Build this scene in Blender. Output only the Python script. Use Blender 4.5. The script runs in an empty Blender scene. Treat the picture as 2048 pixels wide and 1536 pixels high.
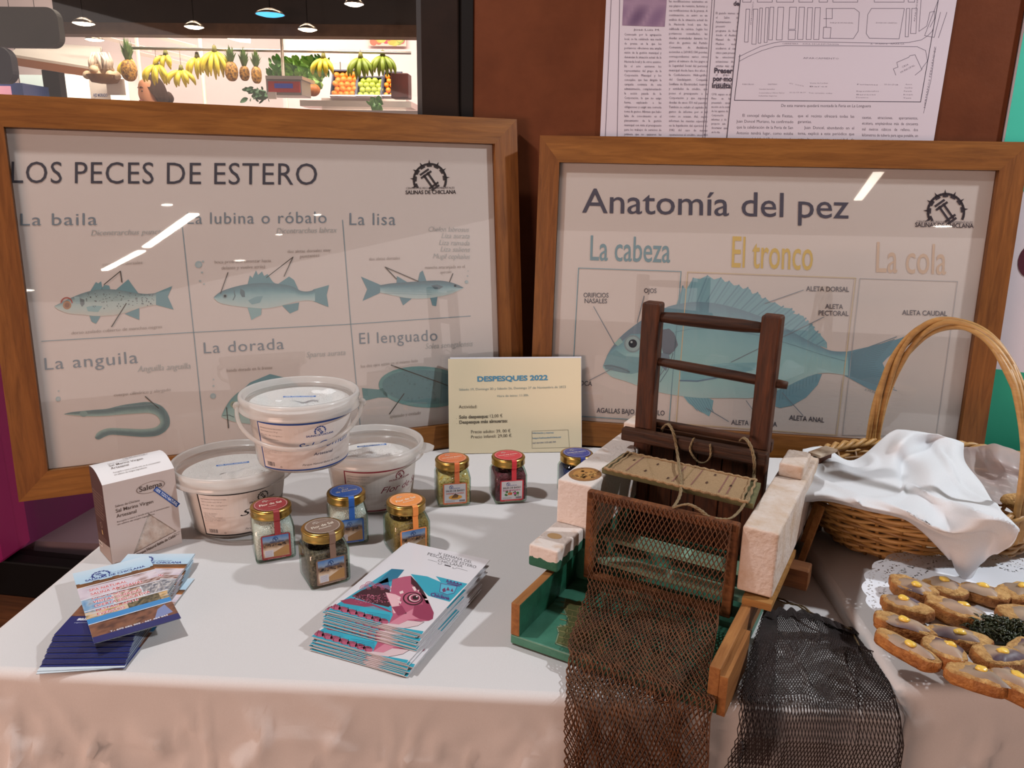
import bpy, random, math
from math import sin, cos, pi, radians, sqrt, atan2
from mathutils import Vector as V, Matrix as MX, noise as NZ
from mathutils.geometry import tessellate_polygon
random.seed(7)
S = bpy.context.scene
COL = S.collection
# ---------------------------------------------------------------- camera
F, CX, CY, H = 1540.0, 1024.0, 768.0, 1.30
PITCH, ROLL, YAW = radians(15.36), radians(.97), radians(2.6)
FW = V((-sin(YAW)*cos(PITCH), cos(YAW)*cos(PITCH), -sin(PITCH)))
_r0 = V((cos(YAW), sin(YAW), 0)); _u0 = _r0.cross(FW)
RT = _r0*cos(ROLL) + _u0*sin(ROLL); UP = RT.cross(FW)
CAM = V((0, 0, H))
cd = bpy.data.cameras.new('camera'); cam = bpy.data.objects.new('camera', cd); COL.objects.link(cam)
cam.matrix_world = MX(((RT.x, UP.x, -FW.x, CAM.x), (RT.y, UP.y, -FW.y, CAM.y), (RT.z, UP.z, -FW.z, CAM.z), (0, 0, 0, 1)))
cd.sensor_width = 36; cd.lens = F/2048*36; cd.clip_start = .05; cd.clip_end = 100
S.camera = cam
def ray(x, y): return FW + RT*((x-CX)/F) - UP*((y-CY)/F)
def hit(x, y, n, o):
    r = ray(x, y); return CAM + r*((o-CAM).dot(n)/r.dot(n))
def tp(x, y, z=.75): return hit(x, y, V((0, 0, 1)), V((0, 0, z)))
def at(x, y, Y): return hit(x, y, V((0, 1, 0)), V((0, Y, 0)))
# ---------------------------------------------------------------- world, exposure, lamps and added fills
S.view_settings.view_transform = 'Standard'; S.view_settings.look = 'None'
S.view_settings.gamma = 1; S.view_settings.use_curve_mapping = False
S.view_settings.exposure = 0.0
w = bpy.data.worlds.new('hall_air'); S.world = w; w.use_nodes = True
w.node_tree.nodes['Background'].inputs[0].default_value = (1.0, .85, .80, 1)
w.node_tree.nodes['Background'].inputs[1].default_value = 1.15
S.cycles.max_bounces = 8; S.cycles.transparent_max_bounces = 24
S.cycles.caustics_reflective = False; S.cycles.caustics_refractive = False
S.cycles.sample_clamp_indirect = 4
def lamp(name, kind, loc, power, col=(1, 1, 1), size=.1, target=None, spot=None):
    d = bpy.data.lights.new(name, kind); d.energy = power; d.color = col
    if kind == 'AREA':
        d.shape = 'RECTANGLE'; d.size, d.size_y = size if isinstance(size, tuple) else (size, size)
    else: d.shadow_soft_size = size
    if kind == 'SPOT': d.spot_size = spot or radians(80); d.spot_blend = .6
    o = bpy.data.objects.new(name, d); COL.objects.link(o); o.location = loc
    if target is not None: o.rotation_euler = (V(target)-V(loc)).to_track_quat('-Z', 'Y').to_euler()
    return o
lamp('spot_over_table', 'SPOT', (-.95, .85, 2.55), 84, (.98, .99, 1), .05, (-.2, 1.0, .75), radians(100))
lamp('spot_over_basket', 'SPOT', (1.75, .93, 2.40), 135, (.90, .95, 1), .05, (.60, .95, .77), radians(85))
lamp('warm_front_fill', 'AREA', (-1.9, -1.6, 1.02), 56, (1, .63, .48), (1.3, .6), (-.2, 1.2, .75))  # added warm fill behind the camera, for cloth front and posters
lamp('stall_light', 'AREA', (-1.7, 5.75, 3.3), 230, (1, .88, .74), (4.2, .5), (-1.7, 6.9, 1.5))
lamp('far_shop_light', 'AREA', (-3.6, 7.6, 3.3), 90, (1, .92, .82), (2.5, .8), (-3.6, 8.4, 1.0))
lamp('plinth_fill', 'POINT', (-1.5, 2.1, 2.2), 26, (1, .9, .85), .1)  # added fill that brightens the plinths and floor behind the glass
# ---------------------------------------------------------------- materials
MATS = {}
def lin(c):
    if isinstance(c, str):
        c = c.lstrip('#'); c = [int(c[i:i+2], 16)/255 for i in (0, 2, 4)]
    return tuple((x/12.92 if x <= .04045 else ((x+.055)/1.055)**2.4) for x in c)
def newmat(name):
    m = bpy.data.materials.new(name); m.use_nodes = True; nt = m.node_tree
    return m, nt, nt.nodes['Principled BSDF']
def nd(nt, t, **k):
    n = nt.nodes.new(t)
    for a, b in k.items():
        if a in n.inputs: n.inputs[a].default_value = b
        else: setattr(n, a, b)
    return n
def mat(name, c, c2=None, rough=.6, metal=0, nscale=30, bump=0, bscale=200, stretch=(1, 1, 1), coord='Object', contrast=.25, spec=.5, trans=0, alpha=1, sss=0, coat=0):
    if name in MATS: return MATS[name]
    m, nt, b = newmat(name); L = nt.links.new
    b.inputs['Roughness'].default_value = rough; b.inputs['Metallic'].default_value = metal
    b.inputs['Specular IOR Level'].default_value = spec
    b.inputs['Transmission Weight'].default_value = trans; b.inputs['Alpha'].default_value = alpha
    b.inputs['Coat Weight'].default_value = coat
    if sss:
        b.inputs['Subsurface Weight'].default_value = sss; b.inputs['Subsurface Radius'].default_value = (.01, .008, .006)
    c = lin(c); b.inputs['Base Color'].default_value = (*c, 1)
    tc = nd(nt, 'ShaderNodeTexCoord'); mp = nd(nt, 'ShaderNodeMapping'); mp.inputs['Scale'].default_value = stretch
    L(tc.outputs[coord], mp.inputs[0])
    if c2 is not None:
        n = nd(nt, 'ShaderNodeTexNoise', Scale=nscale, Detail=6.0, Roughness=.6); L(mp.outputs[0], n.inputs[0])
        r = nd(nt, 'ShaderNodeValToRGB'); r.color_ramp.elements[0].position = .5-contrast; r.color_ramp.elements[1].position = .5+contrast
        r.color_ramp.elements[0].color = (*c, 1); r.color_ramp.elements[1].color = (*lin(c2), 1)
        L(n.outputs[0], r.inputs[0]); L(r.outputs[0], b.inputs['Base Color'])
    if bump:
        n2 = nd(nt, 'ShaderNodeTexNoise', Scale=bscale, Detail=4.0); L(mp.outputs[0], n2.inputs[0])
        bp = nd(nt, 'ShaderNodeBump', Strength=bump, Distance=.004); L(n2.outputs[0], bp.inputs['Height']); L(bp.outputs[0], b.inputs['Normal'])
    MATS[name] = m; return m
def wood(name, c, c2, axis='x', scale=14, rough=.5, c3=None, bump=.15):
    if name in MATS: return MATS[name]
    m, nt, b = newmat(name); L = nt.links.new; b.inputs['Roughness'].default_value = rough; b.inputs['Specular IOR Level'].default_value = .25
    st = {'x': (.09, 1, 1), 'y': (1, .09, 1), 'z': (1, 1, .09)}[axis]
    tc = nd(nt, 'ShaderNodeTexCoord'); mp = nd(nt, 'ShaderNodeMapping'); mp.inputs['Scale'].default_value = st; L(tc.outputs['Object'], mp.inputs[0])
    n = nd(nt, 'ShaderNodeTexNoise', Scale=scale*6, Detail=5.0, Roughness=.65, Distortion=.6); L(mp.outputs[0], n.inputs[0])
    big = nd(nt, 'ShaderNodeTexNoise', Scale=scale*.9, Detail=2.0); L(mp.outputs[0], big.inputs[0])
    r = nd(nt, 'ShaderNodeValToRGB'); e = r.color_ramp.elements
    e[0].position = .3; e[1].position = .72; e[0].color = (*lin(c2), 1); e[1].color = (*lin(c), 1)
    r2 = nd(nt, 'ShaderNodeValToRGB'); e = r2.color_ramp.elements
    e[0].position = .35; e[1].position = .65; e[0].color = (*lin(c3 or c2), 1); e[1].color = (1, 1, 1, 1)
    mx = nd(nt, 'ShaderNodeMix', data_type='RGBA', blend_type='MULTIPLY'); mx.inputs[0].default_value = .45
    L(n.outputs[0], r.inputs[0]); L(big.outputs[0], r2.inputs[0]); L(r.outputs[0], mx.inputs[6]); L(r2.outputs[0], mx.inputs[7]); L(mx.outputs[2], b.inputs['Base Color'])
    bp = nd(nt, 'ShaderNodeBump', Strength=bump, Distance=.003); L(n.outputs[0], bp.inputs['Height']); L(bp.outputs[0], b.inputs['Normal'])
    MATS[name] = m; return m
def inkmat(name='printed_ink', rough=.6, spec=.3):
    if name in MATS: return MATS[name]
    m, nt, b = newmat(name); b.inputs['Roughness'].default_value = rough; b.inputs['Specular IOR Level'].default_value = spec
    a = nd(nt, 'ShaderNodeVertexColor', layer_name='Col'); nt.links.new(a.outputs[0], b.inputs['Base Color'])
    MATS[name] = m; return m
def thin(name, tint, rough=.03, ior=1.5, edge=None, body=0, bodycol='#ffffff'):
    """a thin clear sheet: lets light straight through, mirrors by Fresnel; body = share of milky plastic"""
    if name in MATS: return MATS[name]
    m, nt, b = newmat(name); L = nt.links.new; nt.nodes.remove(b)
    out = nt.nodes['Material Output']
    t = nd(nt, 'ShaderNodeBsdfTransparent'); t.inputs[0].default_value = (*lin(tint), 1)
    if edge:
        lw = nd(nt, 'ShaderNodeLayerWeight', Blend=.35); mc = nd(nt, 'ShaderNodeMix', data_type='RGBA')
        mc.inputs[6].default_value = (*lin(tint), 1); mc.inputs[7].default_value = (*lin(edge), 1)
        L(lw.outputs['Facing'], mc.inputs[0]); L(mc.outputs[2], t.inputs[0])
    g = nd(nt, 'ShaderNodeBsdfGlossy', Roughness=rough); f0 = ((ior-1)/(ior+1))**2
    fc = nd(nt, 'ShaderNodeLayerWeight', Blend=.5); pw = nd(nt, 'ShaderNodeMath', operation='POWER'); L(fc.outputs['Facing'], pw.inputs[0]); pw.inputs[1].default_value = 5
    fr = nd(nt, 'ShaderNodeMath', operation='MULTIPLY_ADD'); L(pw.outputs[0], fr.inputs[0]); fr.inputs[1].default_value = 1-f0; fr.inputs[2].default_value = f0
    src = t
    if body:
        d = nd(nt, 'ShaderNodeBsdfDiffuse'); d.inputs[0].default_value = (*lin(bodycol), 1)
        tl = nd(nt, 'ShaderNodeBsdfTranslucent'); tl.inputs[0].default_value = (*lin(bodycol), 1)
        a1 = nd(nt, 'ShaderNodeMixShader'); a1.inputs[0].default_value = .45; L(d.outputs[0], a1.inputs[1]); L(tl.outputs[0], a1.inputs[2])
        a2 = nd(nt, 'ShaderNodeMixShader'); a2.inputs[0].default_value = body; L(t.outputs[0], a2.inputs[1]); L(a1.outputs[0], a2.inputs[2]); src = a2
    x = nd(nt, 'ShaderNodeMixShader'); L(fr.outputs[0], x.inputs[0]); L(src.outputs[0], x.inputs[1]); L(g.outputs[0], x.inputs[2]); L(x.outputs[0], out.inputs[0])
    MATS[name] = m; return m
def glow(name, c, s):
    if name in MATS: return MATS[name]
    m, nt, b = newmat(name); b.inputs['Base Color'].default_value = (*lin(c), 1)
    b.inputs['Emission Color'].default_value = (*lin(c), 1); b.inputs['Emission Strength'].default_value = s
    MATS[name] = m; return m
# ---------------------------------------------------------------- mesh helpers
class MB:
    def __init__(s): s.v = []; s.f = []; s.m = []; s.c = []; s.sm = []
    def add(s, vs, fs, mi=0, smooth=False, col=None):
        o = len(s.v); s.v += [tuple(p) for p in vs]
        s.f += [tuple(i+o for i in f) for f in fs]; s.m += [mi]*len(fs); s.sm += [smooth]*len(fs)
        s.c += (list(col) if isinstance(col, list) else [col or (1, 1, 1)]*len(vs))
        return s
    def box(s, lo, hi, mi=0, R=None, c=None):
        x0, y0, z0 = lo; x1, y1, z1 = hi
        vs = [(x0, y0, z0), (x1, y0, z0), (x1, y1, z0), (x0, y1, z0), (x0, y0, z1), (x1, y0, z1), (x1, y1, z1), (x0, y1, z1)]
        if R is not None:
            k = V(c if c is not None else ((x0+x1)/2, (y0+y1)/2, (z0+z1)/2)); vs = [k+R@(V(p)-k) for p in vs]
        return s.add(vs, [(0, 3, 2, 1), (4, 5, 6, 7), (0, 1, 5, 4), (1, 2, 6, 5), (2, 3, 7, 6), (3, 0, 4, 7)], mi)
    def bar(s, a, b, w, h, up=(0, 0, 1), mi=0, taper=1):
        a, b = V(a), V(b); d = (b-a).normalized(); x = d.cross(V(up)).normalized(); y = x.cross(d)
        vs = [p+x*(i*w/2*k)+y*(j*h/2*k) for p, k in ((a, 1), (b, taper)) for i, j in ((-1, -1), (1, -1), (1, 1), (-1, 1))]
        return s.add(vs, [(3, 2, 1, 0), (4, 5, 6, 7), (0, 1, 5, 4), (1, 2, 6, 5), (2, 3, 7, 6), (3, 0, 4, 7)], mi)
    def prism(s, poly, z0, z1, mi=0, top=None):
        n = len(poly); vs = [(x, y, z0) for x, y in poly]+[(x, y, z1) for x, y in poly]
        fs = [(i, (i+1) % n, n+(i+1) % n, n+i) for i in range(n)]
        s.add(vs, fs, mi); t = tessellate_polygon([[V((x, y, 0)) for x, y in poly]])
        s.add(vs[n:], [tuple(f) for f in t], mi if top is None else top); s.add(vs[:n], [tuple(f) for f in t], mi); return s
    def tube(s, pts, r, n=6, mi=0, closed=False, cap=True, smooth=True, col=None):
        pts = [V(p) for p in pts]; N = len(pts); rr = r if isinstance(r, (list, tuple)) else [r]*N
        vs = []; t0 = None; x = None
        for i in range(N):
            a = pts[(i-1) % N] if (closed or i) else pts[0]; b = pts[(i+1) % N] if (closed or i < N-1) else pts[-1]
            t = (b-a); t = t.normalized() if t.length > 1e-9 else V((0, 0, 1))
            if x is None: x = t.cross(V((0, 0, 1)) if abs(t.z) < .9 else V((1, 0, 0))).normalized()
            else:
                x = x-t*x.dot(t); x = x.normalized() if x.length > 1e-6 else t.orthogonal().normalized()
            y = t.cross(x)
            vs += [pts[i]+(x*cos(2*pi*k/n)+y*sin(2*pi*k/n))*rr[i] for k in range(n)]
        fs = []
        for i in range(N if closed else N-1):
            j = (i+1) % N
            fs += [(i*n+k, i*n+(k+1) % n, j*n+(k+1) % n, j*n+k) for k in range(n)]
        if cap and not closed: fs += [tuple(range(n))[::-1], tuple((N-1)*n+k for k in range(n))]
        return s.add(vs, fs, mi, smooth, col)
    def lathe(s, prof, n=32, c=(0, 0, 0), mi=0, smooth=True, sx=1, sy=1, cap=False):
        vs = []
        for r, z in prof: vs += [(c[0]+sx*r*cos(2*pi*k/n), c[1]+sy*r*sin(2*pi*k/n), c[2]+z) for k in range(n)]
        fs = [(i*n+k, i*n+(k+1) % n, (i+1)*n+(k+1) % n, (i+1)*n+k) for i in range(len(prof)-1) for k in range(n)]
        s.add(vs, fs, mi, smooth)
        if cap:
            o = len(s.v)-len(vs); s.f += [tuple(o+k for k in range(n))[::-1], tuple(o+(len(prof)-1)*n+k for k in range(n))]; s.m += [mi]*2; s.sm += [False]*2
        return s
    def grid(s, fn, nu, nv, mi=0, smooth=True, colfn=None, wrap=False):
        vs = [fn(i/nu, j/nv) for j in range(nv+1) for i in range(nu+1)]
        fs = [(j*(nu+1)+i, j*(nu+1)+i+1, (j+1)*(nu+1)+i+1, (j+1)*(nu+1)+i) for j in range(nv) for i in range(nu)]
        col = [colfn(i/nu, j/nv) for j in range(nv+1) for i in range(nu+1)] if colfn else None
        return s.add(vs, fs, mi, smooth, col)
    def ball(s, c, r, n=16, m=10, mi=0, fn=None, col=None):
        r = r if isinstance(r, (tuple, list)) else (r, r, r)
        def g(u, v):
            th = 2*pi*u; ph = pi*(v-.5); d = V((cos(th)*cos(ph), sin(th)*cos(ph), sin(ph))); k = fn(d) if fn else 1
            return (c[0]+d.x*r[0]*k, c[1]+d.y*r[1]*k, c[2]+d.z*r[2]*k)
        return s.grid(g, n, m, mi, True, (lambda u, v: col) if col else None)
    def build(s, name, mats, parent=None, loc=None, rz=0):
        me = bpy.data.meshes.new(name); me.from_pydata(s.v, [], s.f); me.update()
        if not isinstance(mats, (list, tuple)): mats = [mats]
        for m in mats: me.materials.append(m)
        me.polygons.foreach_set('material_index', s.m); me.polygons.foreach_set('use_smooth', s.sm)
        if any(c != (1, 1, 1) for c in s.c):
            ca = me.color_attributes.new('Col', 'FLOAT_COLOR', 'POINT')
            ca.data.foreach_set('color', [x for c in s.c for x in (*c, 1)])
        o = bpy.data.objects.new(name, me); COL.objects.link(o)
        if parent: o.parent = parent
        if loc is not None: o.location = loc
        o.rotation_euler.z = rz
        return o
def bevel(o, w, seg=2, ang=40):
    m = o.modifiers.new('bevel', 'BEVEL'); m.width = w; m.segments = seg; m.limit_method = 'ANGLE'; m.angle_limit = radians(ang); return o
def subsurf(o, n=1):
    m = o.modifiers.new('sub', 'SUBSURF'); m.levels = n; m.render_levels = n; return o
def tag(o, label=None, cat=None, group=None, kind=None):
    if label: o['label'] = label
    if cat: o['category'] = cat
    if group: o['group'] = group
    if kind: o['kind'] = kind
    return o
def thing(name, label, cat, loc=(0, 0, 0), rz=0, group=None, M=None):
    o = bpy.data.objects.new(name, None); COL.objects.link(o); o.empty_display_size = .02
    if M is not None: o.matrix_world = M
    else: o.location = loc; o.rotation_euler.z = rz
    return tag(o, label, cat, group)
def dup(o, parent=None):
    c = o.copy(); COL.objects.link(c); c.parent = parent
    for k in o.children: dup(k, c)
    return c
# ---------------------------------------------------------------- printing: flat artwork laid on a surface
_G = {}
def glyphs(s, bold=0, shear=0, space=1.0, just=None, res=3, ls=1.0):
    k = (s, bold, shear, space, just, res, ls)
    if k not in _G:
        cu = bpy.data.curves.new('t', 'FONT'); cu.body = s; cu.size = 1; cu.shear = shear; cu.offset = bold; cu.space_character = space
        cu.resolution_u = res; cu.fill_mode = 'FRONT'; cu.dimensions = '2D'; cu.space_line = ls
        if just: cu.text_boxes[0].width = just; cu.align_x = 'JUSTIFY'
        ob = bpy.data.objects.new('t', cu); me = ob.to_mesh()
        vs = [(p.co.x, p.co.y) for p in me.vertices]; fs = [tuple(p.vertices) for p in me.polygons]
        ob.to_mesh_clear(); bpy.data.objects.remove(ob); bpy.data.curves.remove(cu)
        _G[k] = (vs, fs)
    return _G[k]
CAP = max(p[1] for p in glyphs('H')[0])
class Ink:
    """artwork in drawing units; f turns a drawing point into sheet coordinates (u, v)"""
    def __init__(s, f=None): s.f = f or (lambda x, y: (x, y)); s.v = []; s.fc = []; s.c = []
    def raw(s, pts, faces, col, lay):
        o = len(s.v); s.v += [(*s.f(*p), lay) for p in pts]; s.fc += [tuple(i+o for i in f) for f in faces]
        s.c += (col if isinstance(col, list) else [lin(col)]*len(pts))
    def poly(s, pts, col, lay=1):
        if len(pts) == 4 and False: return
        t = tessellate_polygon([[V((x, y, 0)) for x, y in pts]])
        s.raw(pts, [tuple(f) for f in t], col if not isinstance(col, list) else [lin(c) for c in col], lay)
    def rect(s, x0, y0, x1, y1, col, lay=1, n=1):
        for i in range(n):
            a = x0+(x1-x0)*i/n; b = x0+(x1-x0)*(i+1)/n
            s.raw([(a, y0), (b, y0), (b, y1), (a, y1)], [(0, 1, 2, 3)], col, lay)
    def grid(s, p00, p10, p01, p11, nx, ny, colfn, lay=1):
        def q(u, v):
            return tuple((p00[k]*(1-u)+p10[k]*u)*(1-v)+(p01[k]*(1-u)+p11[k]*u)*v for k in (0, 1))
        pts = [q(i/nx, j/ny) for j in range(ny+1) for i in range(nx+1)]
        s.raw(pts, [(j*(nx+1)+i, j*(nx+1)+i+1, (j+1)*(nx+1)+i+1, (j+1)*(nx+1)+i) for j in range(ny) for i in range(nx)],
              [lin(colfn(i/nx, j/ny)) for j in range(ny+1) for i in range(nx+1)], lay)
    def line(s, pts, w, col, lay=2, closed=False):
        if closed: pts = list(pts)+[pts[0]]
        for a, b in zip(pts, pts[1:]):
            dx, dy = b[0]-a[0], b[1]-a[1]; L = sqrt(dx*dx+dy*dy) or 1; nx, ny = -dy/L*w/2, dx/L*w/2; ex, ey = dx/L*w/4, dy/L*w/4
            s.raw([(a[0]+nx-ex, a[1]+ny-ey), (a[0]-nx-ex, a[1]-ny-ey), (b[0]-nx+ex, b[1]-ny+ey), (b[0]+nx+ex, b[1]+ny+ey)], [(0, 1, 2, 3)], col, lay)
    def circ(s, c, r, col, lay=2, ry=None, n=24, rot=0):
        ry = ry or r
        pts = [(c[0]+cos(2*pi*k/n)*r*cos(rot)-sin(2*pi*k/n)*ry*sin(rot), c[1]+cos(2*pi*k/n)*r*sin(rot)+sin(2*pi*k/n)*ry*cos(rot)) for k in range(n)]
        s.raw(pts+[c], [(k, (k+1) % n, n) for k in range(n)], col, lay)
    def ring(s, c, r, w, col, lay=2, a0=0, a1=2*pi, n=32, ry=1, rot=0):
        pts = []
        for k in range(n+1):
            a = a0+(a1-a0)*k/n
            for q in (r-w/2, r+w/2):
                x, y = cos(a)*q, sin(a)*q*ry; pts.append((c[0]+x*cos(rot)-y*sin(rot), c[1]+x*sin(rot)+y*cos(rot)))
        s.raw(pts, [(2*k, 2*k+1, 2*k+3, 2*k+2) for k in range(n)], col, lay)
    def text(s, t, a, b, h, col, lay=3, bold=0, shear=0, space=1.0, res=3, up=-1):
        """t from a to b along its baseline, capital height h; up=-1 when the drawing's y runs downward"""
        vs, fs = glyphs(t, bold, shear, space, None, res); x0 = min(p[0] for p in vs); x1 = max(p[0] for p in vs)
        ex = (V(b)-V(a))/(x1-x0); d = ex.normalized(); ey = V((-d.y, d.x))*(h/CAP)*(1 if up > 0 else -1)
        if up < 0: ey = V((d.y, -d.x))*(h/CAP)
        s.raw([tuple(V(a)+ex*(p[0]-x0)+ey*p[1]) for p in vs], fs, col, lay)
    def block(s, t, tl, width, size, col, lay=3, chars=30, bold=0, ls=1.0, up=-1, clip=None, res=1, rot=(1, 0)):
        vs, fs = glyphs(t, bold, 0, 1.0, chars*.52, res, ls); k = width/(chars*.52); ky = size/CAP
        P = [(tl[0]+p[0]*k*rot[0]+rot[1]*0, tl[1]+(p[1]-CAP)*ky*(1 if up > 0 else -1)+p[0]*k*rot[1]) for p in vs]
        s.raw(P, fs, col, lay)
    def build(s, name, parent, fn=None, step=.00012, material=None):
        fn = fn or (lambda u, v, h: (u, v, h))
        mb = MB(); mb.v = [fn(u, v, l*step) for u, v, l in s.v]; mb.f = s.fc; mb.m = [0]*len(s.fc); mb.sm = [False]*len(s.fc); mb.c = s.c
        return mb.build(name, material or inkmat(), parent)
def rnd(a, b): return random.uniform(a, b)
def mixc(a, b, t): 
    a = [int(a[i:i+2], 16) for i in (1, 3, 5)]; b = [int(b[i:i+2], 16) for i in (1, 3, 5)]
    return tuple((x+(y-x)*t)/255 for x, y in zip(a, b))
def ramp(cols, t):
    t = max(0, min(.9999, t))*(len(cols)-1); i = int(t); return mixc(cols[i], cols[i+1], t-i)
def crease(pts, n):
    """Catmull-Rom through points"""
    pts = [V(p) for p in pts]; out = []
    for i in range(len(pts)-1):
        p0 = pts[max(0, i-1)]; p1 = pts[i]; p2 = pts[i+1]; p3 = pts[min(len(pts)-1, i+2)]
        for k in range(n):
            t = k/n; out.append(.5*((2*p1)+(p2-p0)*t+(2*p0-5*p1+4*p2-p3)*t*t+(3*p1-p0-3*p2+p3)*t**3))
    return out+[pts[-1]]
def logo(k, c, R, col, lay=3, w=.17, up=-1, rot=0):
    """half wheel with spikes around a tilted rake"""
    def P(a, r): return (c[0]+R*r*cos(a+rot), c[1]+R*r*sin(a+rot)*(1 if up > 0 else -1))
    A0, A1 = radians(-24), radians(204)
    pts = [P(A0+(A1-A0)*i/26, 1) for i in range(27)]
    k.line(pts, R*w*.8, col, lay)
    for a in (0, 28, 56, 84, 112, 140, 168, 196):
        a = radians(a+8); k.poly([P(a-.07, 1.0), P(a+.07, 1.0), P(a, 1.26)], col, lay); k.line([P(a-.13, .9), P(a+.13, .9)], R*.14, col, lay)
    def Q(x, y):
        t = radians(55)+rot; X = x*cos(t)-y*sin(t); Y = x*sin(t)+y*cos(t)
        return (c[0]+R*(X), c[1]+R*(-Y)*(-1 if up > 0 else 1)) if False else (c[0]+R*X, c[1]+R*Y*(1 if up < 0 else -1))
    for y in (-.14, .14): k.line([Q(-.45, y), Q(.5, y)], R*.13, col, lay)
    for x, hh in ((-.6, .3), (-.4, .36), (.42, .32), (.6, .26)): k.line([Q(x, -hh), Q(x, hh)], R*.13, col, lay)
# ================================================================ the room
TH = radians(5.8)
WU = V((cos(TH), -sin(TH), 0)); WN = V((-sin(TH), -cos(TH), 0)); WO = V((-.06, 1.67, 0))
def wallM(off=0):
    o = WO+WN*off
    return MX(((WU.x, 0, WN.x, o.x), (WU.y, 0, WN.y, o.y), (0, 1, 0, 0), (0, 0, 0, 1)))
def wuv(x, y):
    p = hit(x, y, WN, WO)-WO; return p.dot(WU), p.z
def wallbox(name, a, b, z0, z1, d0, d1, m, kind='structure', bev=0):
    o = MB().box((a, z0, d0), (b, z1, d1)).build(name, m); o.matrix_world = wallM()
    if bev: bevel(o, bev)
    return tag(o, kind=kind)
M_panel = mat('rust_panel', '#65351d', '#4f2612', rough=.65, nscale=9, bump=.12, bscale=60, contrast=.3, spec=.12)
M_dark = mat('dark_frame', '#241711', '#1b110d', rough=.6, nscale=20, spec=.1)
M_black = mat('black_frame', '#0d0a0a', rough=.5, spec=.12)
fl = MB().box((-12, -34, -.05), (14, 1.84, 0)).build('floor', wood('floor_boards', '#6b4a35', '#4a3122', 'y', 3, .5)); tag(fl, kind='structure')
ce = MB().box((-12, -34, 4.25), (14, 1.5, 4.32)).build('ceiling', mat('ceiling_paint', '#8a7a70', rough=.9)); tag(ce, kind='structure')
wallbox('wall_back', -.107, .915, 0, 2.6, -.06, 0, M_panel)
wallbox('trim_1', -.135, -.107, 0, 2.6, -.06, .004, M_black)
wallbox('trim_2', -.213, -.135, .0, 2.6, -.06, .012, M_dark, bev=.003)
wallbox('trim_3', -.228, -.213, .27, 2.6, -.05, -.01, mat('rubber_seal', '#0a0a10', rough=.4))
wallbox('trim_4', -3.2, -.213, .165, .272, -.06, .012, M_black, bev=.006)
wallbox('baseboard_left', -3.2, -.213, 0, .165, -.06, .006, wood('kerb_wood', '#6d4528', '#4b2d19', 'x', 10, .6))
wi = wallbox('window_1', -3.2, -.22, .272, 2.6, -.034, -.028, thin('window_glass', '#f4f2f0', .02, 1.5))
# mural board at the right end of the wall
mu = wallbox('wall_right', .918, 2.2, 0, 2.6, -.05, .006, mat('mural_base', '#c9bcc0', rough=.6))
k = Ink(); u0 = .9185
zt = wuv(2044, 382)[1]; zb = wuv(2010, 735)[1]
k.poly([(u0, zt), (2.2, zt-.02), (2.2, 2.6), (u0, 2.6)], '#37a58d')
k.poly([(u0, zb), (1.0, zb-.004), (1.25, zb-.03), (2.2, zb), (2.2, 0), (u0, 0)], '#2a9273')
c = wuv(2062, 520)
k.circ(c, .026, '#4c1626', 2, ry=.034); k.circ((c[0]+.05, c[1]-.02), .055, '#5b1c2e', 2, ry=.05)
k.poly([(c[0]+.02, c[1]-.02), (c[0]+.5, c[1]+.1), (c[0]+.5, c[1]-.3), (c[0]+.12, c[1]-.09)], '#5b1c2e', 2)
k.build('painted_shapes', mu, lambda u, v, h: (u, v, .0065+h))
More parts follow.
